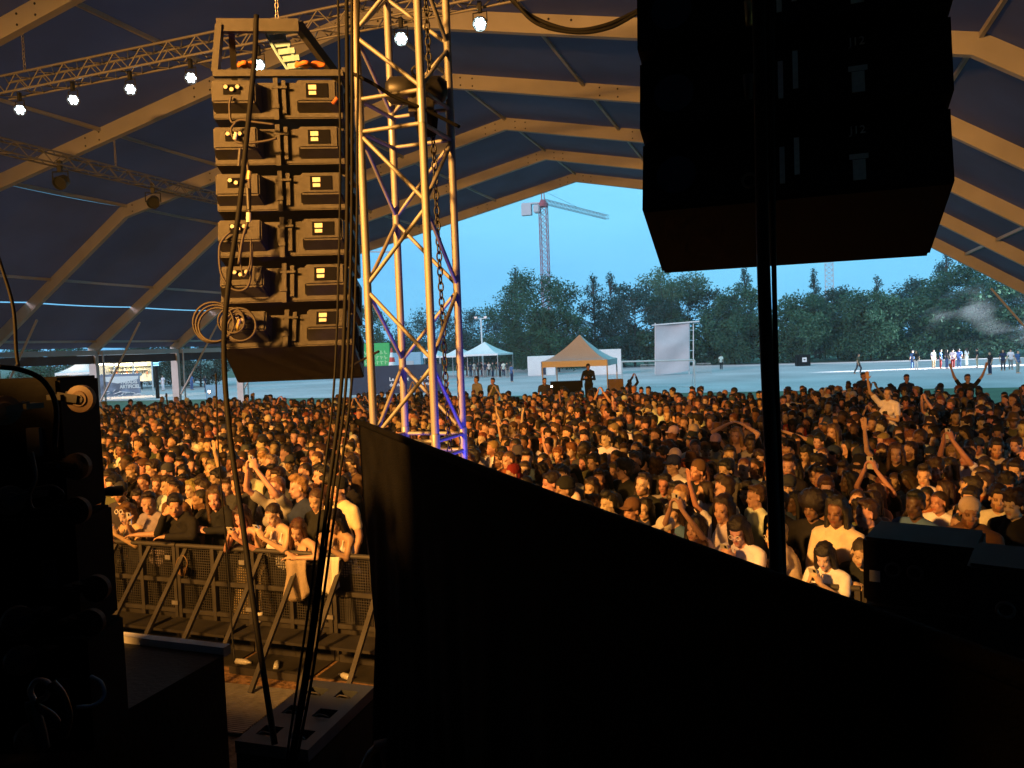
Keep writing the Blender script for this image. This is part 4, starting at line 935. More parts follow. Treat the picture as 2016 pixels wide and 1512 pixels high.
# ---- trees
LEAF = {'mid': leafmat('leaves_mid', (0.038, 0.098, 0.056)), 'dark': leafmat('leaves_dark', (0.020, 0.054, 0.038)), 'pale': leafmat('leaves_pale', (0.075, 0.140, 0.078)), 'blue': leafmat('leaves_blue', (0.026, 0.068, 0.058))}
def tree(label, px, depth, top_y, half_w, m, shape='round', n=5200, leaf=0.34, group=None, name='tree', low=0.12):
    base = at_ground(px, depth); hor = proj((base.x, base.y, CAM_H))[1]
    Ht = CAM_H+(hor-top_y)/FPX*depth; W = half_w/FPX*depth
    t = thing(name, label, 'tree', base, 0, group)
    rs = random.Random(int(px*7+depth))
    # limbs
    b = MB(); tr = max(0.12, Ht*0.016)
    b.path([(0, 0, -0.1), (0.1*rs.uniform(-1, 1), 0.1, Ht*0.35), (0.3*rs.uniform(-1, 1), 0.2*rs.uniform(-1, 1), Ht*0.8)], [tr, tr*0.7, tr*0.2], 7)
    tips = []
    nb = {'cone': 64, 'vase': 40, 'round': 46}[shape]; n = int(n*2.0); leaf *= 0.64; W *= 1.12
    clumps = []
    for k in range(nb):
        a = rs.uniform(0, 2*math.pi); f = (k+0.5)/nb
        if shape == 'round':
            zt = low+(0.97-low)*f; rr = W*math.sqrt(max(0.03, 1-((zt-0.48)/0.52)**2))*rs.uniform(0.45, 1.0); z0 = zt-0.25*rr/Ht
            cr = W*rs.uniform(0.20, 0.34)
        elif shape == 'cone':
            zt = low+(1-low)*f; rr = W*1.25*(1.03-f)**0.85*rs.uniform(0.2, 1.0); z0 = zt-0.04; cr = max(0.30, W*(0.36-0.24*f))
        elif shape == 'vase':
            zt = low+0.3+(0.95-low-0.3)*f; rr = W*(0.25+0.75*f)*rs.uniform(0.4, 1.0); z0 = 0.12; cr = W*rs.uniform(0.2, 0.3)
        p = Vector((rr*math.cos(a), rr*math.sin(a), Ht*zt)); s0 = Vector((0, 0, Ht*max(0.05, min(z0, 0.8))))
        b.path([s0, s0.lerp(p, 0.5)+Vector((0, 0, 0.06*Ht*(0.3 if shape != 'vase' else -0.1))), p], [tr*0.4, tr*0.25, 0.03], 5)
        clumps.append((p, cr))
    b.build('trunk', M['bark'], t, local=True)
    # crown: many small folded leaves spread through the clumps
    C_ = np.array([c[0] for c in clumps]); Rr = np.array([c[1] for c in clumps]); wgt = Rr**2; wgt = wgt/wgt.sum()
    g_ = np.random.default_rng(int(px+depth*3))
    idx = g_.choice(len(clumps), n, p=wgt); dv = g_.normal(size=(n, 3)); dv /= np.linalg.norm(dv, axis=1)[:, None]
    rad = Rr[idx]*(g_.random(n)**0.45)*g_.uniform(0.75, 1.18, n)
    pos = C_[idx]+dv*rad[:, None]*np.array([1, 1, 0.85])
    pos[:, 2] = np.maximum(pos[:, 2], 0.25)
    if shape in ('round', 'cone'):            # thin sprays that break the top outline
        k = n//9; pos[:k, 2] += np.abs(g_.normal(size=k))*Ht*0.030
    sz = leaf*g_.uniform(0.5, 1.3, n); q1 = g_.normal(size=(n, 3)); q1 /= np.linalg.norm(q1, axis=1)[:, None]
    q2 = np.cross(q1, g_.normal(size=(n, 3))); q2 /= np.linalg.norm(q2, axis=1)[:, None]
    V = np.stack([pos-q1*sz[:, None], pos+q2*sz[:, None]*0.45, pos+q1*sz[:, None], pos-q2*sz[:, None]*0.45], 1).reshape(-1, 3)
    me = bpy.data.meshes.new('crown'); F_ = np.arange(4*n).reshape(-1, 4)
    me.vertices.add(4*n); me.vertices.foreach_set('co', V.ravel()); me.loops.add(4*n); me.loops.foreach_set('vertex_index', F_.ravel())
    me.polygons.add(n); me.polygons.foreach_set('loop_start', np.arange(0, 4*n, 4)); me.polygons.foreach_set('loop_total', np.full(n, 4)); me.update()
    me.materials.append(LEAF[m]); link('crown', me, t)
    return t
G = 'trees along the far edge of the field'
TREES = [  # label, px, depth, top y, half width px, material, shape, leaves
 ('huge round willow with mid green crown behind the white marquee', 1058, 104, 548, 92, 'mid', 'round', 9000),
 ('tall thin tree poking out above the round willow', 1020, 116, 528, 44, 'blue', 'cone', 2600),
 ('low bushy tree at the right foot of the round willow', 1100, 98, 612, 52, 'mid', 'round', 4200),
 ('dark pine standing right of the round willow', 1172, 112, 545, 52, 'dark', 'cone', 4600),
 ('slim dark pine touching the taller pine', 1205, 116, 540, 44, 'dark', 'cone', 3600),
 ('pale vase shaped tree behind the grey screen', 1318, 112, 540, 75, 'pale', 'vase', 7500),
 ('dark round tree between the pines and the pale vase shaped tree', 1250, 108, 562, 62, 'blue', 'round', 5200),
 ('dark tree behind the grey screen, right of the pale one', 1395, 114, 572, 50, 'dark', 'round', 4400),
 ('tall dark poplar left of the hanging cable loom', 1470, 118, 530, 44, 'blue', 'cone', 3800),
 ('broad dark tree behind the hanging cable loom', 1455, 104, 572, 66, 'mid', 'round', 5200),
 ('thin pointed tree left of the distant crane mast', 1605, 116, 530, 34, 'blue', 'cone', 2600),
 ('bushy green tree right of the hanging cable loom', 1580, 100, 584, 66, 'mid', 'round', 5600),
 ('dark round tree under the distant crane mast', 1650, 108, 570, 60, 'dark', 'round', 5000),
 ('thin pointed tree right of the distant crane mast', 1728, 116, 545, 34, 'blue', 'cone', 2200),
 ('broad green tree above the walking person', 1715, 98, 578, 74, 'mid', 'round', 6200),
 ('dark tree behind the people in white light', 1800, 108, 556, 66, 'blue', 'round', 5400),
 ('tall feathery tree at the right end of the field', 1865, 112, 498, 52, 'blue', 'cone', 4600),
 ('broad tree by the smoke at the right end', 1885, 98, 530, 76, 'mid', 'round', 6200),
 ('dark tree at the right edge below the tent roof', 1990, 104, 560, 76, 'dark', 'round', 5200),
 ('low dark tree left of the round willow', 948, 130, 612, 62, 'blue', 'round', 4600),
 ('low dark tree seen through the truss tower', 850, 132, 618, 70, 'blue', 'round', 4600),
 ('bright green tree right of the left loudspeakers', 722, 104, 600, 44, 'pale', 'round', 4600),
 ('dark tree behind the bar stall at the left', 392, 92, 660, 60, 'dark', 'round', 4200),
 ('leafy tree beside the bar stall at the far left', 95, 88, 655, 70, 'mid', 'round', 5200),
 ('dark tree behind the lit bar, between two tent posts', 300, 96, 665, 60, 'dark', 'round', 4200)]
for a in TREES: tree(a[0], a[1], a[2], a[3], a[4], a[5], a[6], a[7], leaf=0.30 if a[6] != 'cone' else 0.24, group=G, low=0.10)
# hedge: one mass of undergrowth under the trees
n = 90000; nc = 520; g_ = np.random.default_rng(3)
cx = g_.uniform(-95, 66, nc); top = 4.2+1.0*np.sin(cx*0.31)+0.7*np.sin(cx*0.9+1)+np.where(cx > -9, 3.6, 0.6)+np.where(cx > 12, 0.8, 0)
cyy = 107+np.where(cx < -25, (-25-cx)*0.75, 0)+g_.uniform(-1.5, 2.5, nc); cz_ = top*g_.random(nc)**0.7*0.9; crd = g_.uniform(0.9, 2.0, nc)
idx = g_.integers(0, nc, n); dv = g_.normal(size=(n, 3)); dv /= np.linalg.norm(dv, axis=1)[:, None]
pos = np.stack([cx, cyy, cz_], 1)[idx]+dv*(crd[idx]*g_.random(n)**0.4)[:, None]*np.array([1.25, 0.9, 0.8]); pos[:, 2] = np.abs(pos[:, 2])
sz = 0.27*g_.uniform(0.5, 1.4, n); q1 = g_.normal(size=(n, 3)); q1 /= np.linalg.norm(q1, axis=1)[:, None]
q2 = np.cross(q1, g_.normal(size=(n, 3))); q2 /= np.linalg.norm(q2, axis=1)[:, None]
V = np.stack([pos-q1*sz[:, None], pos+q2*sz[:, None]*0.5, pos+q1*sz[:, None], pos-q2*sz[:, None]*0.5], 1).reshape(-1, 3)
me = bpy.data.meshes.new('undergrowth'); me.from_pydata(V.tolist(), [], np.arange(4*n).reshape(-1, 4).tolist()); me.materials.append(LEAF['mid'])
tag(link('undergrowth', me), 'dense green undergrowth along the foot of the trees', 'undergrowth', kind='stuff')
# ---- cranes
def lattice(parent, p0, p1, w, n, m, r, name='lacing', up=None):
    p0, p1 = Vector(p0), Vector(p1); d = p1-p0
    if abs(d.normalized().z) > 0.9: s_, u = Vector((1, 0, 0)), Vector((0, 1, 0))
    else: s_ = d.cross(Vector((0, 0, 1))).normalized(); u = Vector((0, 0, 1))
    cs = [s_*(a*w/2)+u*(c*w/2) for a, c in ((-1,-1),(1,-1),(1,1),(-1,1))]
    for c in cs:
        b = MB(); b.bar(p0+c, p1+c, r*2.0, r*2.0); b.build('chord', m, parent, local=True)
    b = MB()
    for k in range(4):
        a, c = cs[k], cs[(k+1) % 4]
        for i in range(n):
            b.bar(p0+a+d*(i/n), p0+c+d*((i+1)/n), r*1.2, r*1.2); b.bar(p0+c+d*(i/n), p0+a+d*((i+1)/n), r*1.2, r*1.2); b.bar(p0+a+d*(i/n), p0+c+d*(i/n), r, r)
    o = b.build(name, m, parent, local=True); o['kind'] = 'stuff'
ZC = 40.0
cb = onz(1069, 398, ZC); tip = onz(1196, 428, ZC)-cb; cj = onz(1028, 402, ZC)-cb
cr = thing('tower_crane', 'red and grey tower crane with long jib rising behind the trees', 'crane', (cb.x, cb.y, 0))
lattice(cr, (0, 0, 0), (0, 0, ZC-1), 1.9, 24, M['crane_red'], 0.065)
tp, ct = Vector((tip.x, tip.y, ZC)), Vector((cj.x, cj.y, ZC))
lattice(cr, (0, 0, ZC+0.2), tp, 1.1, 18, M['crane_grey'], 0.045, 'jib_lacing')
b = MB(); b.bar((0, 0, ZC-0.2), ct, 1.2, 0.35); b.build('counter_jib', M['crane_grey'], cr, local=True)
b = MB(); dn = ct.copy(); dn.z = 0; dn.normalize(); b.box(ct-dn*1.2-Vector((0, 0, 1.6)), (2.6, 1.3, 2.8), Matrix.Rotation(math.atan2(dn.y, dn.x), 3, 'Z')); b.build('counterweight', M['crane_grey'], cr, local=True)
b = MB(); b.box((-1.4, -0.6, ZC-1.7), (1.6, 2.0, 2.0)); b.build('cab', M['crane_grey'], cr, local=True, bevel=0.2)
b = MB(); b.lathe([(1.3, ZC-1.2), (1.3, ZC-0.4), (0.9, ZC), (0.7, ZC+0.5)], n=12); b.build('slewing_ring', M['crane_red'], cr, local=True)
b = MB()
for s_ in (-0.4, 0.4): b.path([(s_, 0, ZC+0.3), (s_*0.8, 0, ZC+2.2), (0, 0, ZC+3.0)], 0.13, 5)
b.build('tower_head', M['crane_red'], cr, local=True)
b = MB(); b.tube((0, 0, ZC+2.9), Vector((0, 0, ZC+0.6)).lerp(tp, 0.55)+Vector((0, 0, 0.4)), 0.05, 5); b.tube((0, 0, ZC+2.9), ct+Vector((0, 0, 0.2)), 0.05, 5); b.build('tie_bar', M['crane_grey'], cr, local=True)
c2 = at_ground(1635, 230); cr2 = thing('tower_crane', 'bare crane mast far behind the trees under the dark close array', 'crane', c2)
lattice(cr2, (0, 0, 0), (0, 0, 42), 2.2, 26, M['crane_grey'], 0.07)
b = MB(); b.bar((-12, 8, 41), (30, -20, 41), 1.0, 1.2); b.build('jib', M['crane_grey'], cr2, local=True)
b = MB(); b.box((0, 0, 42.5), (2.4, 2.4, 1.2)); b.build('slewing_ring', M['crane_red'], cr2, local=True)
c3 = at_ground(640, 300); cr3 = thing('tower_crane', 'very distant crane whose jib shows left of the tower', 'crane', c3)
lattice(cr3, (0, 0, 0), (0, 0, 44), 2.0, 22, M['crane_grey'], 0.12); 
b = MB(); b.bar((-8, 0, 44), Vector(at(782, 497, 300))-c3, 0.5, 0.5); b.bar((0, 0, 46.5), Vector(at(782, 497, 300))-c3, 0.15, 0.15); b.build('jib', M['crane_grey'], cr3, local=True)
# ---- pop-up gazebo on the mixing position
def gazebo(label, c, w, ze, zp, rz, legs_z, name='pop_up_gazebo', val=0.28):
    t = thing(name, label, 'gazebo', c, rz); h_ = w/2
    crn = [(-h_, -h_), (h_, -h_), (h_, h_), (-h_, h_)]
    for k in range(4):
        a, e = crn[k], crn[(k+1) % 4]; b = MB()
        def fn(u, v):
            x = a[0]+(e[0]-a[0])*u; y = a[1]+(e[1]-a[1])*u; f = v
            z = ze+(zp-ze)*(f**1.45)*(1-0.0*u)-0.10*math.sin(math.pi*u)*(1-f)*0.3
            return (x*(1-f*0.985), y*(1-f*0.985), z)
        b.grid(fn, 8, 10); b.build('roof_panel', M['white_pvc'], t, local=True, smooth=True)
        b = MB(); b.grid(lambda u, v: (a[0]+(e[0]-a[0])*u, a[1]+(e[1]-a[1])*u, ze-0.004-v*val), 6, 1); b.build('valance', M['white_pvc'], t, local=True)
        rod(t, 'leg', (a[0]*0.985, a[1]*0.985, legs_z), (a[0]*0.985, a[1]*0.985, ze), 0.03, M['white_metal'])
    return t
pg = at(1143, 718, 37.4); GZ = pg.z+0.24
gazebo('pop-up gazebo with amber lit front slope standing behind the crowd', (pg.x, pg.y, 0), 3.1, GZ, GZ+1.2, YAW-16*D2R, 0.0)
rs_ = at_ground(1150, 34.5)
b = MB(); b.box((rs_.x, rs_.y, 0.35), (5.5, 2.6, 0.7), Matrix.Rotation(YAW, 3, 'Z')); tag(b.build('mixing_riser', M['cab2'], None), 'low black riser under the pop-up gazebo at the crowd edge', 'riser')
p = at(1115, 757, 34.2); b = MB(); b.box((p.x, p.y, p.z), (1.4, 0.6, 0.30), Matrix.Rotation(YAW, 3, 'Z')); b.box((p.x, p.y, 0.7+(p.z-0.85)/2), (1.3, 0.5, p.z-0.85), Matrix.Rotation(YAW, 3, 'Z')); tag(b.build('mixing_desk', M['cab2'], None, bevel=0.01), 'black desk in front of the pop-up gazebo', 'desk')
p = at(1212, 762, 33.4); b = MB(); b.box((p.x, p.y, (p.z+0.35)/2+0.3), (0.62, 0.5, p.z+0.35-0.6+0.0), Matrix.Rotation(YAW, 3, 'Z')); tag(b.build('monitor_box', mat('brown_board', (0.16, 0.11, 0.07), 0.7), None, bevel=0.02), 'brown box standing right of the pop-up gazebo', 'box')
# ---- football goal
gl, gr = onz(1224, 712, 2.0), onz(1367, 709, 2.0)
goal = thing('football_goal', 'white football goal standing on the field before the grey screen', 'goal', (gl.x, gl.y, 0))
for nm, p, q in (('post', (gl.x, gl.y, 0), gl), ('post', (gr.x, gr.y, 0), gr), ('crossbar', gl, gr), ('back_bar', (gl.x-0.4, gl.y+1.6, 0.05), (gr.x-0.4, gr.y+1.6, 0.05)), ('stay', gl, (gl.x-0.4, gl.y+1.6, 0.05)), ('stay', gr, (gr.x-0.4, gr.y+1.6, 0.05))):
    rod(goal, nm, p, q, 0.06 if nm in ('post', 'crossbar') else 0.03, M['white_metal'], (gl.x, gl.y, 0))
# ---- grey screen on scaffold
sb = ground_at(1325, 738); sd_ = (sb-CP).dot(CF); k_ = sd_/FPX
sc_ = thing('scaffold_screen', 'grey cloth screen tied on a scaffold frame at the trees', 'screen', sb)
def spx(x, y, dd=0.0): return at(x, y, sd_+dd)-sb
b = MB(); b.grid(lambda u, v: tuple(Vector(spx(1291+u*66, 640-5*u+v*(98-4*u)))+Fv*(0.30*math.sin(v*9+u*2)*math.sin(u*math.pi)*0.7)+Vector((0, 0, -0.25*math.sin(u*math.pi)*(0.3+0.7*math.sin(v*6)**2)))), 18, 26)
b.build('cloth', M['greysheet'], sc_, local=True, smooth=True)
for x in (1290, 1357, 1365):
    for dd in (0.25, 1.4): rod(sc_, 'standard', spx(x, 736, dd), spx(x, 636, dd), 0.05, M['white_metal'])
for y in (650, 670, 690, 712): rod(sc_, 'ledger', spx(1357, y, 0.25), spx(1366, y, 1.4), 0.045, M['white_metal'])
b = MB(); b.bar(spx(1286, 640, 0.6), spx(1373, 633, 0.6), 1.6, 0.12); b.build('roof_board', M['white_metal'], sc_, local=True)
# small barriers by the screen
def mini_barrier(x0, x1, y0, y1, lab):
    a, e = ground_at(x0, y1), ground_at(x1, y1); e = a+(e-a); t = thing('pedestrian_barrier', lab, 'barrier', a, 0, 'grey barriers beside the screen'); d = e-a
    rod(t, 'top_rail', (0, 0, 1.05), d+Vector((0, 0, 1.05)), 0.025, M['steel']); rod(t, 'bottom_rail', (0, 0, 0.15), d+Vector((0, 0, 0.15)), 0.025, M['steel'])
    for i in range(13): rod(t, 'bar', d*(i/12)+Vector((0, 0, 0.15 if i % 12 else 0)), d*(i/12)+Vector((0, 0, 1.05)), 0.014, M['steel'])
mini_barrier(1262, 1290, 0, 737, 'grey pedestrian barrier at the left foot of the screen'); mini_barrier(1372, 1400, 0, 736, 'grey pedestrian barrier at the right foot of the screen')
# ---- marquee tents and stalls left of centre
for lab, x, dpt, w, ze, zp in (('white peaked marquee tent with people queueing beneath it', 955, 92, 5.2, 2.7, 4.1), ('small white marquee seen just right of the truss tower', 905, 95, 3.6, 2.6, 3.6), ('white marquee seen through the truss tower', 850, 97, 4.0, 2.6, 3.7)):
    c = at_ground(x, dpt); gazebo(lab, c, w, ze, zp, YAW-20*D2R, 0.0, 'marquee', 0.2)
def placed_box(name, lab, cat, x0, x1, y0, y1, depth, m, thick=2.4):
    a = at(x0, y1, depth); e = at(x1, y1, depth); h_ = (y1-y0)/FPX*depth; z0 = 0.0
    c = (a+e)/2+Fv*thick/2; t = thing(name, lab, cat, (c.x, c.y, 0))
    w = (e-a).length; zt = max(0.5, at((x0+x1)/2, y0, depth).z); b = MB(); b.box((0, 0, zt/2), (w, thick, zt), Matrix.Rotation(YAW, 3, 'Z')); b.build('body', m, t, local=True, bevel=0.03)
    return t, w, zt
wt, w_, z_ = placed_box('container', 'white container standing between the marquee and the gazebo', 'container', 1040, 1094, 701, 736, 88, M['white_pvc'])
b = MB(); b.box(Matrix.Rotation(YAW, 3, 'Z') @ Vector((0.2, -1.24, 0.85)), (0.5, 0.05, 1.5), Matrix.Rotation(YAW, 3, 'Z')); b.build('door', M['navy'], wt, local=True)
wt, w_, z_ = placed_box('container', 'white cabin standing right behind the pop-up gazebo', 'container', 1160, 1224, 688, 735, 84, M['white_pvc'])
b = MB(); b.box(Matrix.Rotation(YAW, 3, 'Z') @ Vector((-0.3, -1.23, 1.9)), (0.9, 0.05, 0.7), Matrix.Rotation(YAW, 3, 'Z')); b.build('window', M['screenblack'], wt, local=True)
RY = (math.pi/2, 0, YAW)
wt, w_, z_ = placed_box('fence_banner', 'long navy banner fence with white lettering behind the truss tower', 'banner', 690, 872, 719, 770, 62, M['navy'], 0.06)
RZ = Matrix.Rotation(YAW, 3, 'Z')
for dx in (-0.55, 1.95, ):
    text_obj('lettering', 'Le Crédit', 0.40, M['print_white'], wt, RZ @ Vector((dx, -0.05, 1.15)), RY, 0.012, 'LEFT'); text_obj('lettering', 'donne', 0.40, M['print_white'], wt, RZ @ Vector((dx, -0.05, 0.72)), RY, 0.012, 'LEFT')
wt, w_, z_ = placed_box('billboard', 'bright green printed panel behind the left loudspeakers', 'billboard', 690, 768, 676, 722, 70, M['green_banner'], 0.4)
b = MB()
for r_ in range(4):
    for k in range(9):
        b.box(RZ @ Vector((-1.5+k*0.36, -0.215, z_*0.47+r_*0.45)), (0.09, 0.01, 0.34), RZ @ Matrix.Rotation(0.3*math.sin(k*5+r_), 3, 'Y')); b.box(RZ @ Vector((-1.4+k*0.36, -0.215, z_*0.47+0.1*math.sin(k+r_)+r_*0.45)), (0.2, 0.01, 0.07), RZ)
o = b.build('printed_pattern', M['print_green'], wt, local=True); o['kind'] = 'stuff'
cn = at(771, 690, 69); b = MB()
t = thing('traffic_cone', 'giant red and white striped cone beside the green panel', 'cone', (cn.x, cn.y, 1.6))
for k in range(5):
    b = MB(); b.lathe([(0.42-0.07*k, k*0.42), (0.35-0.07*k, k*0.42+0.42)], n=16); b.build('stripe', M['red'] if k % 2 == 0 else M['print_white'], t, local=True, smooth=False)
b = MB(); b.box((0, 0, -0.8), (0.12, 0.12, 1.6)); b.build('stand', M['white_metal'], t, local=True)
wt, w_, z_ = placed_box('truck', 'pale blue parked truck body behind the truss tower', 'truck', 765, 830, 694, 735, 80, M['sling'], 2.2)
b = MB(); b.box(RZ @ Vector((0.4, -1.12, 1.7)), (1.1, 0.04, 1.3), RZ); b.build('side_panel', M['greysheet'], wt, local=True)
for k in (-0.9, 0.9):
    b = MB(); b.lathe([(0.1, -0.1), (0.45, -0.1), (0.45, 0.1), (0.1, 0.1)], RZ @ Vector((k, -1.15, 0.45)), 16, 'y', RZ); b.build('wheel', M['rubber'], wt, local=True)
lp = at_ground(950, 96); t = thing('floodlight_mast', 'thin pale floodlight mast left of the round willow', 'lamp post', lp)
ztop = at(950, 627, 96).z
rod(t, 'mast', (0, 0, 0), (0, 0, ztop), 0.11, M['white_metal']); b = MB(); b.bar(Vector((-0.8, 0, ztop)), Vector((0.8, 0.3, ztop)), 0.1, 0.1); b.build('crossarm', M['white_metal'], t, local=True)
for s_ in (-0.65, 0.65):
    b = MB(); b.box((s_, -0.1, ztop+0.14), (0.4, 0.25, 0.2)); b.build('lamp_head', M['steel'], t, local=True)
wt, w_, z_ = placed_box('monitor_box', 'black box with a pale sign standing on the path at the trees', 'box', 1570, 1596, 698, 719, 88, M['cab2'], 0.8)
b = MB(); b.box(RZ @ Vector((0.05, -0.42, z_*0.55)), (0.5, 0.02, 0.5), RZ); b.build('sign', M['print_white'], wt, local=True)
b = MB(); b.box(RZ @ Vector((0.05, -0.435, z_*0.55)), (0.22, 0.01, 0.12), RZ); b.build('sign_mark', M['cab2'], wt, local=True)
# ---- bar stall at the left, seen under the eave
M['warm_lamp'] = mat('warm_bar_lamp', (1, 0.9, 0.7), 0.4, emit=(1.0, 0.86, 0.55), estr=5.0)
bd = 70
bar = thing('bar_stall', 'open bar stall with lit warm interior behind printed banners', 'bar stall', at_ground(262, bd))
def bpx(x, y, dd=0.0): return at(x, y, bd+dd)-bar.location
def bquad(nm, x0, x1, y0, y1, dd, m, th=0.06):
    b = MB(); c = (bpx(x0, y0, dd)+bpx(x1, y1, dd))/2; w = (bpx(x1, y0, dd)-bpx(x0, y0, dd)).length; h_ = (bpx(x0, y0, dd)-bpx(x0, y1, dd)).length
    b.box(c, (w, th, h_), RZ); return b.build(nm, m, bar, local=True)
cream = mat('cream_board', (0.55, 0.52, 0.40), 0.7)
bquad('back_wall', 185, 300, 704, 752, 4.0, cream); bquad('roof', 178, 306, 697, 704, 2.0, M['white_metal'], 4.4)
for x in (186, 225, 262, 299): bquad('post', x, x+2.2, 704, 780, 0.2, M['white_metal'], 0.1)
bquad('counter', 190, 275, 736, 741, 0.4, M['white_metal'], 0.8)
for k, x in enumerate((205, 228, 251, 276)):
    b = MB(); c = bpx(x, 717+k % 2, 3.2); b.box(c, (1.1, 0.12, 0.14), RZ); b.build('strip_lamp', M['warm_lamp'], bar, local=True)
for k, (y, x0, x1) in enumerate(((722, 215, 295), (730, 210, 290))): bquad('shelf', x0, x1, y, y+1.6, 3.7, M['cab2'], 0.3)
g_r = random.Random(5)
for k in range(16):
    b = MB(); c = bpx(215+5*k, 727.5+6.5*(k % 2), 3.6); b.lathe([(0.05, -0.16), (0.05, 0.05), (0.02, 0.12), (0.02, 0.18)], c, 8); b.build('bottle', [M['brass'], M['cab2'], M['white_metal'], M['orange']][k % 4], bar, local=True)
l_ = bpy.data.lights.new('bar_light', 'POINT'); l_.energy = 260; l_.color = (1, 0.85, 0.55); l_.shadow_soft_size = 0.4
o = link('bar_light', l_); o.location = at(250, 715, bd+2.2)
bn = thing('banner', 'wide pale printed banner with bold lettering in front of the bar', 'banner', at_ground(205, 66))
def npx(x, y, dd=0.0): return at(x, y, 66+dd)-bn.location
b = MB(); c = (npx(140, 738)+npx(276, 780))/2; b.box(c, ((npx(276, 750)-npx(140, 750)).length, 0.05, 1.9), RZ); b.build('sheet', mat('banner_print', (0.16, 0.20, 0.28), 0.6, 0, 0.6, 1.2, coord='Object'), bn, local=True)
for k, (x0, x1) in enumerate(((140, 188), (206, 272))):
    b = MB(); b.add([npx(x0, 739, -0.06), npx(x1, 738, -0.06), npx(x1, 746, -0.06), npx((x0*0.6+x1*0.4), 755, -0.06), npx(x0, 751, -0.06)], [(0, 1, 2, 3, 4)]); b.build('pale_band', M['print_white'], bn, local=True)
for x, y, tx in ((166, 757, 'PARADIS'), (168, 766, 'ARTIFICIEL'), (254, 752, 'PARADIS'), (256, 761, 'ARTIFICIEL')):
    text_obj('lettering', tx, 0.42, M['print_white'], bn, npx(x, y, -0.05), RY, 0.018, 'CENTER', 0.86)
b = MB()
for k in range(26):
    a_ = npx(146+g_r.uniform(0, 125), 770+g_r.uniform(0, 8), -0.05); b.bar(a_, a_+Vector((g_r.uniform(0.2, 0.9), 0.02, g_r.uniform(-0.12, 0.2))), 0.01, 0.05)
o = b.build('printed_pattern', M['print_white'], bn, local=True); o['kind'] = 'stuff'
prs = at_ground(306, 68); t = thing('parasol_post', 'dark post with pale blue glowing rings right of the bar stall', 'post', prs)
zt = at(304, 700, 68).z
rod(t, 'pole', (0, 0, 0), (0, 0, zt), 0.16, M['cab2'])
M['bluelamp'] = mat('blue_lamp', (0.3, 0.6, 1), 0.4, emit=(0.25, 0.6, 1.0), estr=1.4)
for k in range(4):
    b = MB(); b.lathe([(0.2, 0), (0.26, 0.05), (0.2, 0.1)], (0, 0, zt-0.9+0.2*k), 12); b.build('ring_lamp', M['bluelamp'], t, local=True)
gz = at_ground(160, 84); gazebo('small warm lit stall roof at the far left behind the banner', gz, 4.0, 2.4, 3.6, 0.5, 0, 'stall_canopy')
l_ = bpy.data.lights.new('stall_light', 'POINT'); l_.energy = 160; l_.color = (1, 0.6, 0.3); l_.shadow_soft_size = 0.3
o = link('stall_light', l_); o.location = gz+Vector((0, -0.5, 2.1))
fb = at_ground(415, 58); wt, w_, z_ = placed_box('fence_banner', 'short pale blue banner left of the lowest speaker cabinet', 'banner', 405, 440, 757, 775, 60, M['sling'], 0.05)
# ---- smoke lit by lamps at the right edge

smd = 92.0; sm0 = at(1960, 640, smd)
b = MB(); ell_n = 18
for i, (x, y, r_, sx) in enumerate(((1925, 628, 3.2, 2.0), (1985, 600, 4.2, 1.7), (2050, 590, 5.0, 1.6), (2040, 640, 3.6, 2.0))):
    c = at(x, y, smd); vs = []; 
    for a_ in range(9):
        th_ = -math.pi/2+math.pi*a_/8
        for k in range(ell_n):
            p_ = Vector((max(0.02, math.cos(th_))*math.cos(2*math.pi*k/ell_n), max(0.02, math.cos(th_))*math.sin(2*math.pi*k/ell_n), math.sin(th_)))
            vs.append(c+Vector((p_.x*r_*sx, p_.y*r_, p_.z*r_*0.62))*(1+0.18*math.sin(5*k+a_+i)))
    b.add(vs, [(a_*ell_n+k, a_*ell_n+(k+1) % ell_n, (a_+1)*ell_n+(k+1) % ell_n, (a_+1)*ell_n+k) for a_ in range(8) for k in range(ell_n)]+[tuple(range(ell_n))[::-1], tuple(range(8*ell_n, 9*ell_n))])
smk = bpy.data.materials.new('stage_smoke'); smk.use_nodes = True; n_ = smk.node_tree.nodes; l_ = smk.node_tree.links; n_.remove(n_['Principled BSDF'])
pv = n_.new('ShaderNodeVolumePrincipled'); pv.inputs['Color'].default_value = (0.9, 0.93, 0.97, 1); pv.inputs['Anisotropy'].default_value = 0.2
tc_ = n_.new('ShaderNodeTexCoord'); nz_ = n_.new('ShaderNodeTexNoise'); nz_.inputs['Scale'].default_value = 0.17; nz_.inputs['Detail'].default_value = 2
mp_ = n_.new('ShaderNodeMapRange'); mp_.inputs[1].default_value = 0.45; mp_.inputs[2].default_value = 0.75; mp_.inputs[3].default_value = 0.0; mp_.inputs[4].default_value = 0.2
l_.new(tc_.outputs['Object'], nz_.inputs['Vector']); l_.new(nz_.outputs[0], mp_.inputs[0]); l_.new(mp_.outputs[0], pv.inputs['Density']); l_.new(pv.outputs[0], n_['Material Output'].inputs['Volume'])
tag(b.build('smoke', smk, None), 'pale drifting stage smoke at the right edge before the trees', 'smoke', kind='stuff')
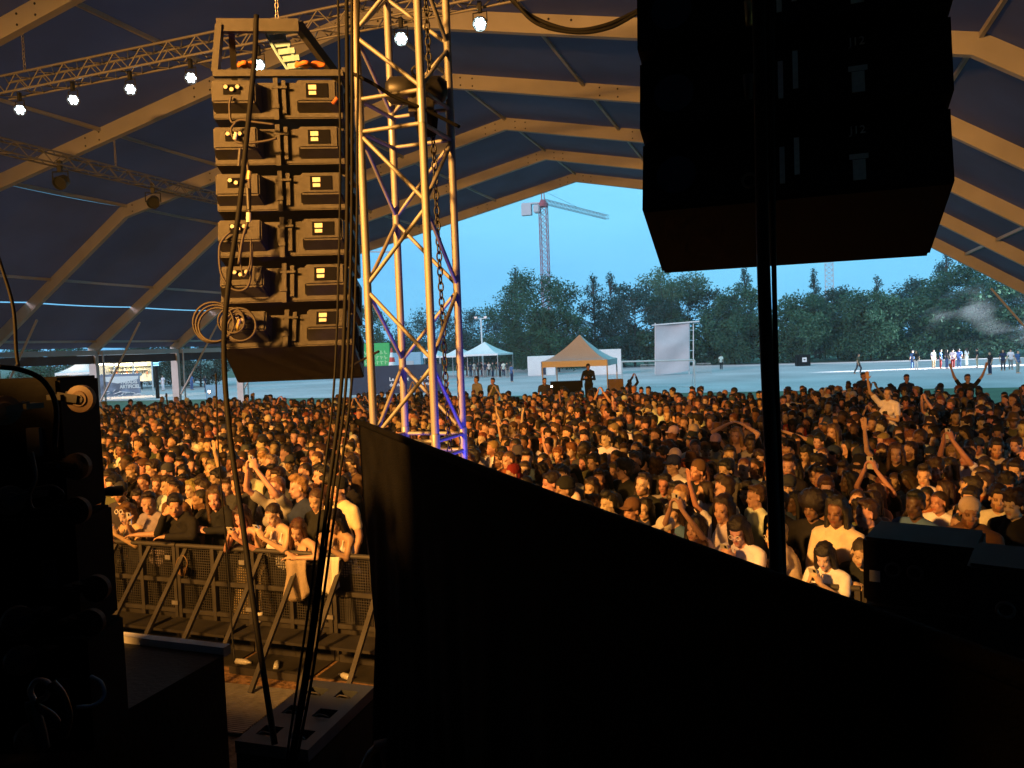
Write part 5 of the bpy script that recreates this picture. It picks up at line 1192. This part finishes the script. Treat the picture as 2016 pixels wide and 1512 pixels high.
# white lamps of a second stage beyond the right edge
FL = onz(1742, 728, 0.0); 
for k, (px_, py_, e_, cn_) in enumerate(((1740, 729, 260000, 6), (1925, 722, 300000, 8))):
    tg_ = onz(px_, py_, 0.0); lo_ = tg_+Vector((26, 6+4*k, 7.0))
    t = thing('stage_lamp', ['white floodlight beyond the right edge aimed at the path', 'white floodlight beyond the right edge aimed at the lit group'][k], 'stage lamp', lo_)
    rod(t, 'stand', (0.5, 0, -lo_.z), (0.5, 0, 0.3), 0.06, M['black']); e = link('lamp_body', par_body, t, (0.45, 0, 0)); e.scale = (2, 2, 2); e.rotation_euler = (0, 0, -math.pi/2)
    stage_spot(lo_, tg_, e_, cn_, (0.85, 0.95, 1.0), 0.6, 0.15)
stage_spot(sm0+Vector((22, -2, 5)), sm0, 110000, 26, (0.8, 0.92, 1.0), 0.4, 0.1)

# ---- evening haze over field and tent
b = MB(); b.box((-20, 140, 26), (640, 620, 54)); hz = bpy.data.materials.new('haze'); hz.use_nodes = True
n_ = hz.node_tree.nodes; n_.remove(n_['Principled BSDF']); pv = n_.new('ShaderNodeVolumePrincipled'); pv.inputs['Color'].default_value = (0.62, 0.84, 1.0, 1); pv.inputs['Density'].default_value = 0.0007
hz.node_tree.links.new(pv.outputs[0], n_['Material Output'].inputs['Volume'])
tag(b.build('haze', hz, None, local=True), 'thin evening haze in the air over the field', 'haze', kind='stuff')
SKIN = {'fair': (0.56, 0.36, 0.26), 'light': (0.50, 0.31, 0.21), 'tan': (0.38, 0.22, 0.14), 'brown': (0.19, 0.10, 0.06), 'dark': (0.08, 0.045, 0.03)}
HCOL = {'black': (0.010, 0.008, 0.007), 'dark brown': (0.026, 0.015, 0.009), 'brown': (0.060, 0.032, 0.016), 'blond': (0.26, 0.16, 0.07), 'ginger': (0.16, 0.05, 0.015)}
CCOL = {'black': (0.015, 0.015, 0.016), 'charcoal': (0.05, 0.05, 0.055), 'navy': (0.02, 0.03, 0.07), 'white': (0.72, 0.71, 0.68), 'cream': (0.60, 0.53, 0.40), 'grey': (0.25, 0.25, 0.25), 'beige': (0.38, 0.30, 0.20), 'red': (0.33, 0.03, 0.025), 'olive': (0.10, 0.10, 0.05), 'brown': (0.12, 0.065, 0.035), 'blue': (0.06, 0.12, 0.28), 'rust': (0.30, 0.09, 0.03)}
def jit(c, k=0.12): return tuple(max(0.003, a*random.uniform(1-k, 1+k)) for a in c)
def person(p, face, sc, key, hair, skin, hcol, kind, ccol, label, group=None, legcol='black', skirt=False, hatcol=None, name='person'):
    t = thing(name, label, 'person', p, face, group); t.scale = (sc,)*3
    o = link('body', BODY[key], t); o.color = (*jit(SKIN[skin]), 1)
    o = link({'tee': 'shirt', 'tank': 'strap_top', 'jacket': 'jacket'}[kind], TOP[(key, kind)], t); o.color = (*jit(CCOL[ccol]), 1)
    o = link('skirt' if skirt else 'trousers', LEGS[(POSES[key]['legs'], skirt)], t); o.color = (*jit(CCOL[legcol]), 1)
    if hair:
        if hair in HEADWEAR:
            o = link('hair', HAIR['crop'], t); o.matrix_local = HMS[key] @ Matrix.Translation((0, 0.004, -0.006)); o.color = (*HCOL[hcol], 1)
            o = link(HEADWEAR[hair], HAIR[hair], t); o.matrix_local = HMS[key]; o.color = (*jit(CCOL[hatcol or 'black']), 1)
        else:
            o = link('hair', HAIR[hair], t); o.matrix_local = HMS[key]; o.color = (*jit(HCOL[hcol], 0.25), 1)
    return t
def facing(p, tgt):
    return math.atan2(tgt[0]-p[0], -(tgt[1]-p[1]))
STAGE_C = (-9.5, -1.0)
def phone_at(t, key, lab):
    A = POSES[key]; L_, R_ = A['L'], A['R']; a = Vector(L_['w'])+Vector(L_['d']).normalized()*0.09; c = Vector(R_['w'])+Vector(R_['d']).normalized()*0.09
    q = (a+c)/2 if key in ('film', 'fem_film', 'fem_phone') else c
    W = Matrix.Translation(t.location) @ Matrix.Rotation(t.rotation_euler.z, 4, 'Z') @ Matrix.Scale(t.scale.x, 4); pos = W @ q
    ph = thing('phone', lab, 'phone', pos, t.rotation_euler.z, 'phones held by the crowd')
    b = MB(); tilt = Matrix.Rotation(0.5 if key == 'fem_phone' else 0.08, 3, 'X'); b.box((0, 0, 0), (0.074, 0.009, 0.150), tilt); b.build('case', M['phonecase'], ph, local=True, bevel=0.003)
    b = MB(); b.box(tilt @ Vector((0, 0.0055, 0)), (0.066, 0.002, 0.138), tilt); b.build('screen', M['phonescreen'], ph, local=True)
    b = MB(); b.box(tilt @ Vector((0.018, -0.006, 0.05)), (0.022, 0.004, 0.03), tilt); b.build('camera_bump', M['screenblack'], ph, local=True)
M['phonecase'] = mat('phone_case', (0.45, 0.44, 0.42), 0.35, 0, 0.05); M['phonescreen'] = mat('phone_screen', (0.02, 0.02, 0.02), 0.2, emit=(0.8, 0.9, 1.0), estr=0.7)
used = []
def front(px, py, Y, key, hair, skin, hcol, kind, ccol, label, turn=0, **kw):
    p = onY(px, py, Y); sc = max(0.86, min(1.10, (p.z+0.10)/1.70)); lo = Vector((p.x, Y, 0))
    lean = POSES[key]['lean']
    if lean: lo.y += 0.62*math.sin(math.radians(lean))*sc; lo.x -= 0.0; sc = max(0.88, min(1.12, (p.z+0.06)/(0.95+0.75*math.cos(math.radians(lean)))))
    f = kw.pop('face', None); f = facing(lo, STAGE_C)*0.55 if f is None else f
    t = person(lo, f+turn*D2R, sc, key, hair, skin, hcol, kind, ccol, label, **kw); used.append((lo.x, lo.y)); return t
GF = 'people leaning on the front barrier'; GS = 'people in the rows behind the front barrier'
# left stretch of the front row
front(198, 1010, 7.25, 'fem_look', 'long_wavy', 'light', 'brown', 'tee', 'grey', 'person with long wavy brown hair and grey tee at the far left of the barrier', group=GF)
t = front(252, 1008, 7.3, 'fem_phone', 'long_wavy', 'fair', 'ginger', 'tank', 'charcoal', 'person with sunglasses pushed up, wavy ginger hair and a phone at the barrier', group=GF)
HMg = HMS['fem_phone']; b = MB()
for s in (-1, 1): b.torus((s*0.036, -0.083, 0.10), 0.026, 0.006, 14, 5, Matrix.Rotation(1.0, 3, 'X'))
b.tube((-0.012, -0.085, 0.105), (0.012, -0.085, 0.105), 0.005, 6); o = link('sunglasses', b.mesh('sunglasses', M['label'], True), t); o.matrix_local = HMg
phone_at(t, 'fem_phone', 'pale phone held by the person with sunglasses pushed up')
t = front(296, 985, 7.35, 'lean_phone', 'short', 'light', 'dark brown', 'tee', 'grey', 'short haired person in grey tee looking sideways at the barrier', group=GF); phone_at(t, 'lean_phone', 'dark phone held by the short haired person in grey')
front(350, 990, 7.25, 'lean_mouth', 'fringe', 'light', 'black', 'jacket', 'black', 'person in black jacket with black fringe resting a hand on the mouth', group=GF)
front(428, 975, 7.55, 'fem_look', 'long', 'fair', 'brown', 'jacket', 'black', 'person with long straight brown hair in black standing over the barrier', group=GF)
t = front(474, 1012, 7.25, 'fem_phone', 'bob', 'light', 'dark brown', 'tank', 'charcoal', 'person with dark bob bending over a phone at the barrier', group=GF, skirt=True, legcol='beige', turn=20); phone_at(t, 'fem_phone', 'phone held by the person with the dark bob')
t = front(545, 1008, 7.3, 'fem_phone', 'tied', 'fair', 'dark brown', 'tank', 'white', 'person with tied back hair and white strap top filming at the barrier', group=GF); phone_at(t, 'fem_phone', 'upright phone held by the person with tied back hair')
front(595, 1040, 7.2, 'fem_cross', 'long', 'fair', 'brown', 'tank', 'charcoal', 'person with crossed arms looking down and a jacket tied at the waist', group=GF)
front(667, 1022, 7.25, 'fem_phone', 'long', 'tan', 'black', 'tank', 'white', 'person with long black hair in white top beside the drape edge', group=GF, legcol='charcoal', skirt=True)
# rows just behind
front(160, 985, 7.9, 'stand_l', 'short', 'light', 'brown', 'tee', 'cream', 'person in cream tee half hidden by the wheel boards', group=GS)
front(238, 970, 7.9, 'stand_l', 'cap', 'light', 'brown', 'tee', 'charcoal', 'person in dark cap directly behind the sunglasses wearer', group=GS, hatcol='charcoal')
front(395, 985, 7.9, 'stand_l', 'crop', 'tan', 'dark brown', 'tee', 'black', 'cropped hair person seen from the side behind the black jacket', group=GS, turn=-50)
front(470, 940, 8.1, 'folded', 'fringe', 'light', 'dark brown', 'jacket', 'charcoal', 'person with bushy dark hair looming behind the long haired one in black', group=GS)
t = front(545, 955, 7.95, 'fem_film', 'tied', 'fair', 'blond', 'tee', 'grey', 'person with fair tied hair holding a pale phone up high', group=GS); phone_at(t, 'fem_film', 'pale phone held up high by the fair tied haired person')
front(588, 955, 8.0, 'stand_r', 'quiff', 'fair', 'blond', 'tee', 'navy', 'person with fair swept hair looking down behind the barrier', group=GS)
front(625, 985, 7.75, 'fem_d', 'tied', 'light', 'brown', 'tee', 'black', 'person with hair tied up looking down between two leaning women', group=GS)
front(668, 960, 7.95, 'stand', 'beanie', 'light', 'black', 'tee', 'cream', 'person in black beanie near the cable bundle', group=GS, hatcol='black')
# right stretch
front(1310, 1045, 7.5, 'stand_l', 'cap', 'light', 'brown', 'tee', 'white', 'person in white cap just above the drape edge', group=GF, hatcol='white', turn=-40)
t = front(1368, 1045, 7.6, 'fem_film', 'long', 'tan', 'black', 'tee', 'white', 'person in white raising both arms to film beside the white cap', group=GF); phone_at(t, 'fem_film', 'red phone held up by the person in white near the white cap')
front(1425, 1003, 7.8, 'fem_l', 'long', 'light', 'dark brown', 'tee', 'white', 'long haired person in white collar gazing left and up', group=GS, turn=-25)
front(1393, 1085, 7.3, 'fem_look', 'long', 'light', 'brown', 'tank', 'rust', 'brown haired person crouching low over the barrier by the drape', group=GF)
t = front(1470, 1040, 7.3, 'fem_phone', 'long_fringe', 'fair', 'black', 'tee', 'white', 'person with glasses and black hair typing left of the hanging loom', group=GF); b = MB()
for s in (-1, 1): b.torus((s*0.033, -0.094, 0.002), 0.020, 0.003, 14, 5, Matrix.Rotation(math.pi/2, 3, 'X'))
b.tube((-0.012, -0.098, 0.004), (0.012, -0.098, 0.004), 0.003, 6); gm = b.mesh('glasses', M['label'], True); o = link('glasses', gm, t); o.matrix_local = HMS['fem_phone']
phone_at(t, 'fem_phone', 'dark phone held left of the hanging loom')
t = front(1572, 1062, 7.3, 'lean_cross', 'short', 'fair', 'blond', 'tee', 'cream', 'fair haired person with glasses in cream right of the hanging loom', group=GF, turn=-70); o = link('glasses', gm, t); o.matrix_local = HMS['lean_cross']
front(1648, 1008, 7.7, 'fem', 'long', 'brown', 'black', 'jacket', 'cream', 'tall long haired person in pale jacket above the fringe girl', group=GS)
t = front(1640, 1092, 7.25, 'fem_phone', 'long_fringe', 'fair', 'black', 'tee', 'white', 'person with black fringe holding a phone over the right barrier', group=GF); phone_at(t, 'fem_phone', 'black phone held over the right barrier')
front(1718, 1085, 7.35, 'fem_cross', 'pony', 'light', 'dark brown', 'tee', 'black', 'person with folded hands on the barrier beside the black speakers', group=GF)
front(1600, 1000, 8.2, 'stand', 'afro', 'brown', 'black', 'tee', 'black', 'person with a big round afro right of the hanging loom', group=GS)
front(1910, 1010, 8.0, 'stand_l', 'cap_back', 'tan', 'black', 'jacket', 'brown', 'person in printed white cap above the black speakers', group=GS, hatcol='cream')
front(1010, 935, 9.7, 'fem_r', 'scarf', 'fair', 'brown', 'tee', 'white', 'person in bright red head scarf above the drape edge', group=GS, hatcol='red')
front(1195, 865, 13.0, 'stand_r', 'quiff', 'light', 'dark brown', 'tee', 'white', 'person in white top with dark straps standing among dark clothes', group=GS)
front(1015, 880, 12.0, 'stand_l', 'crop', 'brown', 'black', 'tee', 'black', 'tall dark skinned person in black looking left', group=GS, turn=-40)
front(240, 872, 11.0, 'stand_l', 'fringe', 'brown', 'black', 'tee', 'white', 'person with dreadlock fringe and white tee far left', group=GS, turn=-30)
front(1450, 858, 13.5, 'on_head', 'long', 'fair', 'blond', 'tank', 'black', 'person clasping both hands above the head left of the loom', group=GS)
front(1640, 845, 14.0, 'pointing', 'long', 'light', 'brown', 'tee', 'olive', 'person in olive stretching one arm out right of the loom', group=GS)
front(1765, 890, 11.5, 'fem_one_up', 'long', 'light', 'brown', 'tee', 'black', 'person with one open hand raised above the right crowd', group=GS)
front(1020, 870, 14.0, 'fem_one_up', 'bun', 'light', 'brown', 'tee', 'cream', 'person with a raised hand below the white marquee', group=GS)
t = front(412, 815, 22.0, 'one_up', 'short', 'light', 'brown', 'tee', 'white', 'person lifting a lit phone near the left tent post', group=GS)
# rider on shoulders
cz = onY(1745, 790, 17.0); cr_ = Vector((cz.x, 17.0, 0)); person(cr_, facing(cr_, STAGE_C), 1.06, 'stand', 'short', 'light', 'black', 'tee', 'navy', 'person carrying a rider in white on the shoulders', GS)
person(cr_+Vector((0.04, 0.06, 0.58)), facing(cr_, STAGE_C), 1.0, 'ride', 'short', 'light', 'dark brown', 'tee', 'white', 'rider in white top sitting on shoulders above the right crowd', GS, legcol='blue'); used.append((cr_.x, cr_.y))
# ---- the rows of the crowd
MALE = ['stand', 'stand_l', 'stand_r', 'stand_up', 'folded']; FEMS = ['fem', 'fem_l', 'fem_r', 'fem_d']
HM_ = ['short']*9+['crop']*6+['fringe']*8+['quiff']*7+['curly']*5+['cap']*2+['cap_back']+['beanie']+['bucket']; HF_ = ['long']*6+['long_wavy']*3+['long_fringe']*3+['bob']*2+['tied']*3+['bun']*2+['pony']*2
CC_ = ['black']*12+['charcoal']*6+['navy']*4+['white']*5+['cream']*3+['grey']*4+['beige']*2+['olive']*2+['brown']*3+['red', 'blue', 'rust']
def drape_y(x): return 830+(x-715)*0.385 if x > 700 else 1e9
rr = random.Random(11); spots = []; Y = 8.05; row = 2
while Y < 29.5:
    dx = 0.43+0.006*(Y-8); x = -Y*1.36-0.6
    while x < Y*0.30+1.3:
        xx, yy = x+rr.uniform(-0.12, 0.12), Y+rr.uniform(-0.14, 0.14); x += dx*rr.uniform(0.85, 1.2)
        if xx < -28.6: continue
        lim = 27.2+1.2*math.sin(xx*0.8)-max(0, -14-xx)*0.22-max(0, xx-1)*0.25
        if yy > lim: continue
        if yy > lim-5 and rr.random() < 0.10: continue
        if any((xx-a)**2+(yy-c)**2 < 0.125 for a, c in used): continue
        px, py, d = proj((xx, yy, 1.68))
        if px < 60 or px > 2060 or py > drape_y(px)+45 or py > 1400: continue
        if px > 1700 and py > 1062+max(0, px-1830)*0.3: continue
        spots.append((d, xx, yy, px, py, row))
    Y += 0.40+0.007*(Y-8); row += 1
spots.sort()
def traits():
    fem = rr.random() < 0.46; u = rr.random()
    if fem: key = 'fem_film' if u < 0.012 else 'fem_one_up' if u < 0.018 else rr.choice(FEMS); hair = rr.choice(HF_); kind = rr.choice(['tee', 'tee', 'tank', 'jacket'])
    else: key = 'film' if u < 0.012 else 'one_up' if u < 0.018 else 'vee' if u < 0.022 else rr.choice(MALE); hair = rr.choice(HM_); kind = rr.choice(['tee', 'tee', 'tee', 'jacket'])
    skin = rr.choice(['fair']*3+['light']*6+['tan']*3+['brown', 'dark']); hc = rr.choice(['black']*6+['dark brown']*10+['brown']*4+['blond']*2+['ginger']) if skin in ('fair', 'light') else rr.choice(['black']*3+['dark brown'])
    if key in SPECIAL and key != 'folded': kind = 'tee'
    return fem, key, hair, kind, skin, hc, rr.choice(CC_), rr.uniform(0.92, 1.0) if fem else rr.uniform(0.98, 1.09), rr.choice(['black', 'charcoal', 'cream', 'navy', 'brown'])
ZN = [(0, 'beside wheel boards'), (170, 'right of wheel boards'), (300, 'left of crossing cable'), (430, 'under left speakers'), (560, 'left of cable bundle'), (690, 'left of tower'), (800, 'behind tower'), (925, 'below marquee'), (1050, 'below gazebo'), (1210, 'below goal'), (1370, 'left of loom'), (1500, 'right of loom'), (1640, 'left of rider'), (1780, 'right of rider'), (1900, 'at right edge')]
HN = {'black': 'black', 'dark brown': 'dark', 'brown': 'brown', 'blond': 'fair', 'ginger': 'ginger'}
ORD = ['', 'first', 'second', 'third', 'fourth', 'fifth', 'sixth', 'seventh', 'eighth', 'ninth', 'tenth', 'eleventh', 'twelfth', 'thirteenth', 'fourteenth', 'fifteenth', 'sixteenth', 'seventeenth', 'eighteenth', 'nineteenth', 'twentieth']+['rear']*60
HD = {'short': 'short {} hair', 'crop': 'cropped {} hair', 'fringe': 'a {} fringe', 'quiff': 'swept up {} hair', 'curly': 'curly {} hair', 'afro': 'a round {} afro', 'long': 'long {} hair', 'long_wavy': 'long wavy {} hair', 'long_fringe': 'long {} hair and fringe', 'bob': 'a {} bob', 'tied': 'tied back {} hair', 'bun': 'a {} bun', 'pony': 'a {} ponytail', 'beanie': 'a {} beanie', 'bucket': 'a {} bucket hat', 'cap': 'a {} cap', 'cap_back': 'a backward {} cap'}
KD = {'tee': 'tee', 'tank': 'strap top', 'jacket': 'jacket'}; PD = {'film': 'filming, ', 'fem_film': 'filming, ', 'one_up': 'one arm raised, ', 'fem_one_up': 'one hand raised, ', 'vee': 'both arms raised, ', 'folded': 'arms folded, '}
NI = 300-len(used); people = []; rest = []
for i, s_ in enumerate(spots):
    tr = traits()
    if i < NI: people.append((s_, tr))
    else: rest.append((s_, tr))
labs = {}
for s_, tr in people:
    fem, key, hair, kind, skin, hc, cc, sc, hat = tr; d, x, y, px, py, row = s_
    zn = [n for a, n in ZN if px >= a][-1]
    lab = 'person, %s, %s %s, %s%s row, %s' % (HD[hair].format(hat if hair in HEADWEAR else HN[hc]), cc, KD[kind], PD.get(key, ''), ORD[row], zn)
    labs.setdefault(lab, []).append((px, s_, tr))
for lab, lst in labs.items():
    lst.sort(key=lambda a: a[0])
    for j, (px, s_, tr) in enumerate(lst):
        fem, key, hair, kind, skin, hc, cc, sc, hat = tr; d, x, y, px, py, row = s_
        l2 = lab if len(lst) == 1 else lab.replace('person', '%s person' % ['first', 'second', 'third', 'fourth'][j])
        tgt = (STAGE_C[0]+rr.gauss(0, 2.2), STAGE_C[1])
        t = person((x, y, 0), facing((x, y, 0), (*tgt, 0))+rr.gauss(0, 0.16), sc, key, hair, skin, hc, kind, cc, l2, GS, hatcol=hat)
        if key in ('film', 'fem_film'): phone_at(t, key, 'phone held overhead, '+', '.join([l2.split(', ')[1], l2.split(', ')[2]]+l2.split(', ')[-2:]))
# ---- everyone farther back: one mass
LOW = {}
def low_of(me, tris, prot=None, zmin=None):
    n = len(me.polygons); nt = sum(len(p.vertices)-2 for p in me.polygons); w = [prot(v.co) for v in me.vertices] if prot else None
    kw = dict(ratio=min(1, tris/nt), use_collapse_triangulate=True)
    if prot: kw.update(vertex_group='w', invert_vertex_group=True, vertex_group_factor=1.0)
    m2 = evaluated(me, [('DECIMATE', kw)], w); m2.calc_loop_triangles(); nv = len(m2.vertices); co = np.empty(nv*3, np.float32); m2.vertices.foreach_get('co', co); co = co.reshape(-1, 3)
    tri = np.empty(len(m2.loop_triangles)*3, np.int32); m2.loop_triangles.foreach_get('vertices', tri); tri = tri.reshape(-1, 3)
    if 'feat' in m2.color_attributes: c = np.empty(nv*4, np.float32); m2.color_attributes['feat'].data.foreach_get('color', c); c = c.reshape(-1, 4)[:, :3].copy()
    else: c = np.ones((nv, 3), np.float32)
    if zmin is not None:
        tri = tri[(co[tri][:, :, 2] > zmin).all(1)]; u, inv_ = np.unique(tri, return_inverse=True); co, c, tri = co[u], c[u], inv_.reshape(-1, 3)
    bpy.data.meshes.remove(m2); return co, tri, c
def low(kind, key):
    if (kind, key) not in LOW:
        if kind == 'body':
            hc = HMS[key].translation; LOW[(kind, key)] = low_of(BODY[key], 560, lambda c: 0.9 if (c-hc).length < 0.15 and c.y < hc.y+0.02 else (0.3 if (c-hc).length < 0.16 or c.z > 1.75 else 0.0), 0.9)
        elif kind == 'hair': LOW[(kind, key)] = low_of(HAIR[key], 210)
        else: LOW[(kind, key)] = low_of(TOP[key], 170, None, 1.0)
    return LOW[(kind, key)]
Vs, Fs, Cs, off = [], [], [], 0
for s_, tr in rest:
    fem, key, hair, kind, skin, hc, cc, sc, hat = tr; d, x, y, px, py, row = s_
    if key == 'folded': key = 'stand'
    a = facing((x, y, 0), (STAGE_C[0]+rr.gauss(0, 2.5), STAGE_C[1], 0))+rr.gauss(0, 0.25); ca, sa = math.cos(a)*sc, math.sin(a)*sc
    pcs = [('body', key, SKIN[skin], None), ('top', (key, kind if kind != 'tank' or POSES[key]['fem'] else 'tee'), CCOL[cc], None), ('hair', hair, CCOL[hat] if hair in HEADWEAR else HCOL[hc], HMS[key])]
    if hair in HEADWEAR: pcs.append(('hair', 'crop', HCOL[hc], HMS[key]))
    for kd, ky, col, mx in pcs:
        co, tri, c = low(kd, ky)
        if mx is not None: m_ = np.array(mx); co = co @ m_[:3, :3].T+m_[:3, 3]
        w = np.stack([co[:, 0]*ca-co[:, 1]*sa+x, co[:, 0]*sa+co[:, 1]*ca+y, co[:, 2]*sc], 1)
        Vs.append(w); Fs.append(tri+off); Cs.append(c*np.array(jit(col, 0.2))); off += len(w)
V = np.concatenate(Vs).astype(np.float32); F_ = np.concatenate(Fs).astype(np.int32); C_ = np.concatenate(Cs); me = bpy.data.meshes.new('crowd')
me.vertices.add(len(V)); me.vertices.foreach_set('co', V.ravel()); me.loops.add(F_.size); me.loops.foreach_set('vertex_index', F_.ravel()); me.polygons.add(len(F_)); me.polygons.foreach_set('loop_start', np.arange(0, F_.size, 3)); me.polygons.foreach_set('loop_total', np.full(len(F_), 3)); me.update()
ca_ = me.color_attributes.new('feat', 'FLOAT_COLOR', 'POINT'); ca_.data.foreach_set('color', np.concatenate([C_, np.ones((len(C_), 1))], 1).astype(np.float32).ravel()); me.materials.append(M['crowd']); me.polygons.foreach_set('use_smooth', [True]*len(me.polygons))
tag(link('crowd', me), 'dense mass of people standing in the far half of the tent', 'crowd', kind='stuff')
print('CROWD', len(people), len(rest), len(F_))
# ---- people out on the field
def far(px, py, key, hair, cc, lab, kind='tee', leg='black', turn=0, hc='dark brown', skin='light', hgt=1.0, grp='people out on the field'):
    p = ground_at(px, py); return person(p, turn*D2R, hgt, key, hair, skin, hc, kind, cc, lab, grp, legcol=leg)
far(1690, 736, 'walk', 'short', 'olive', 'person in olive striding across the pale path alone', leg='charcoal', turn=70)
far(1420, 728, 'stand', 'short', 'white', 'person in white shirt with dark trousers walking at the trees', leg='black', turn=160)
far(1008, 752, 'stand', 'short', 'blue', 'person in checked blue shirt alone on the path left of the gazebo', leg='navy', turn=150)
for i, (px, py, cc, leg, lab) in enumerate(((1797, 727, 'blue', 'blue', 'person in blue beside the long white skirt on the path'), (1804, 728, 'black', 'white', 'person in black top and long white trousers on the path'), (1838, 725, 'white', 'beige', 'person with white top leftmost of the group in white light'), (1852, 726, 'blue', 'red', 'person in red trousers second in the lit group'), (1864, 726, 'charcoal', 'blue', 'person in grey third in the lit group'), (1876, 725, 'white', 'red', 'person in white top and red trousers in the lit group'), (1888, 724, 'blue', 'blue', 'person in all blue beside the red trousers'), (1903, 721, 'white', 'white', 'tall person all in white in the lit group'), (1924, 724, 'black', 'beige', 'person in black standing in the bright light patch'), (1949, 738, 'black', 'navy', 'person in black and navy standing nearer on the path'), (1975, 730, 'navy', 'charcoal', 'person in navy near the right edge of the path'), (1990, 728, 'white', 'grey', 'person in white near the right edge of the path'), (2004, 735, 'blue', 'grey', 'person in blue at the very right edge of the path'))):
    far(px, py, ['stand', 'fem', 'stand_r'][i % 3], ['short', 'long', 'cap_back'][i % 3], cc, lab, leg=leg, turn=-40+37*i)
for i in range(13):
    far(920+i*7.2, 741+2*(i % 2), ['fem', 'stand'][i % 2], ['long', 'short', 'bun'][i % 3], ['black', 'navy', 'white', 'charcoal'][i % 4], '%s person from the left in the queue under the white marquee' % ORD[i+1], leg=['black', 'navy', 'grey'][i % 3], turn=150+40*i, grp='people queueing under the marquee')
for i, (px, py, cc) in enumerate(((322, 770, 'white'), (352, 768, 'grey'), (405, 774, 'navy'), (378, 768, 'blue'), (278, 768, 'navy'))):
    far(px, py, ['fem', 'stand'][i % 2], ['long', 'short'][i % 2], cc, ['person in white left of the second tent post', 'person in grey behind the second tent post', 'person in navy beside the short pale banner', 'person in blue right of the second tent post', 'person in navy at the right end of the banner'][i], turn=60*i, leg=['white', 'blue', 'navy', 'blue', 'black'][i])
p = at(1158, 722, 34.0); person((p.x, p.y, 0.70), YAW*0.4, max(0.9, min(1.1, (p.z+0.1-0.7)/1.72)), 'folded', 'beanie', 'tan', 'black', 'jacket', 'black', 'person in black hood standing in front of the gazebo', hatcol='black')
p = at(1240, 752, 33.0); person((p.x, p.y, 0.0), 0.8, 1.05, 'film', 'short', 'tan', 'black', 'jacket', 'black', 'camera operator in black right of the brown box')
for i, (px, py, Yd) in enumerate(((938, 745, 27.5), (970, 748, 28.2), (1072, 748, 28.5), (1700, 738, 27.5), (1905, 742, 26.0), (1785, 742, 27.0))):
    p = onY(px, py, Yd); person((p.x, Yd, max(0, p.z-1.66)), rr.uniform(-0.6, 0.6), 1.0, ['stand_r', 'stand', 'stand_up', 'stand', 'vee', 'fem'][i], 'short', 'light', 'dark brown', 'tee', ['grey', 'olive', 'charcoal', 'navy', 'black', 'navy'][i], ['person in grey standing taller at the rear by the tower', 'person in olive standing taller below the marquee', 'person in charcoal at the rear left of the gazebo', 'person in navy towering at the rear right of the loom', 'person in black raising both arms at the rear right', 'person in navy at the rear near the rider'][i], GS)

# ---- clothes and bags on the barrier
def hung(name, lab, cat, px, y0, y1, wpx, col, Y=7.13, split=0.0):
    b = MB(); a = onY(px, y0, Y); k = (Y/ray(px, y0).y)/FPX; w = wpx*k; h_ = (y1-y0)*k; r_ = random.Random(px)
    def fn(u, v):
        sp = split*(1 if u > 0.5 else -1)*v*v; wv = 0.03*math.sin(u*11+v*2)+0.015*math.sin(u*23)
        return (a.x+(u-0.5)*w*(1-0.25*v)+sp*w, Y-0.05+wv*(0.4+v)-0.05*math.sin(math.pi*u), a.z-v*h_*(1-0.22*abs(u-0.5)*2))
    b.grid(fn, 14, 10); m_ = mat(name+'_cloth', col, 0.85, 0, 0.12, 14, 0.35, 50)
    o = b.build(name, m_, None, smooth=True); md = o.modifiers.new('thickness', 'SOLIDIFY'); md.thickness = 0.012
    return tag(o, lab, cat)
hung('hooded_jacket', 'beige hooded jacket hanging over the barrier below crossed arms', 'jacket', 588, 1098, 1182, 52, (0.34, 0.27, 0.19), split=0.22)
hung('tote_bag', 'white cloth bag hanging over the barrier beside the drape', 'bag', 655, 1092, 1168, 48, (0.68, 0.64, 0.55))
hb = thing('handbag', 'brown handbag hanging inside the barrier under the black jacket', 'bag', onY(356, 1122, 7.10))
b = MB(); b.box((0, 0, 0), (0.16, 0.05, 0.11), Matrix.Rotation(0.35, 3, 'Y')); b.build('body', mat('brown_leather', (0.16, 0.10, 0.05), 0.5), hb, local=True, bevel=0.012)
b = MB(); b.path(spline([(-0.07, 0, 0.05), (-0.03, 0, 0.13), (0.05, 0, 0.17), (0.10, 0, 0.10), (0.08, 0, 0.02)], 6), 0.006, 6); b.build('strap', mat('brown_strap', (0.20, 0.13, 0.07), 0.5), hb, local=True, smooth=True)

M['torch'] = mat('phone_torch', (1, 1, 1), 0.3, emit=(0.9, 0.97, 1.0), estr=14.0)
for px_, py_, Yd, lab in ((412, 772, 22.0, 'lit phone lifted high near the left tent post'), (1086, 763, 27.0, 'bright phone torch among the rear heads left of the gazebo')):
    ph = thing('phone', lab, 'phone', onY(px_, py_, Yd), 0.3, 'phones held by the crowd')
    b = MB(); b.box((0, 0, 0), (0.08, 0.01, 0.155)); b.build('case', M['phonecase'], ph, local=True, bevel=0.003)
    b = MB(); b.box((0, -0.008, 0.02), (0.06, 0.004, 0.07)); b.build('torch', M['torch'], ph, local=True)
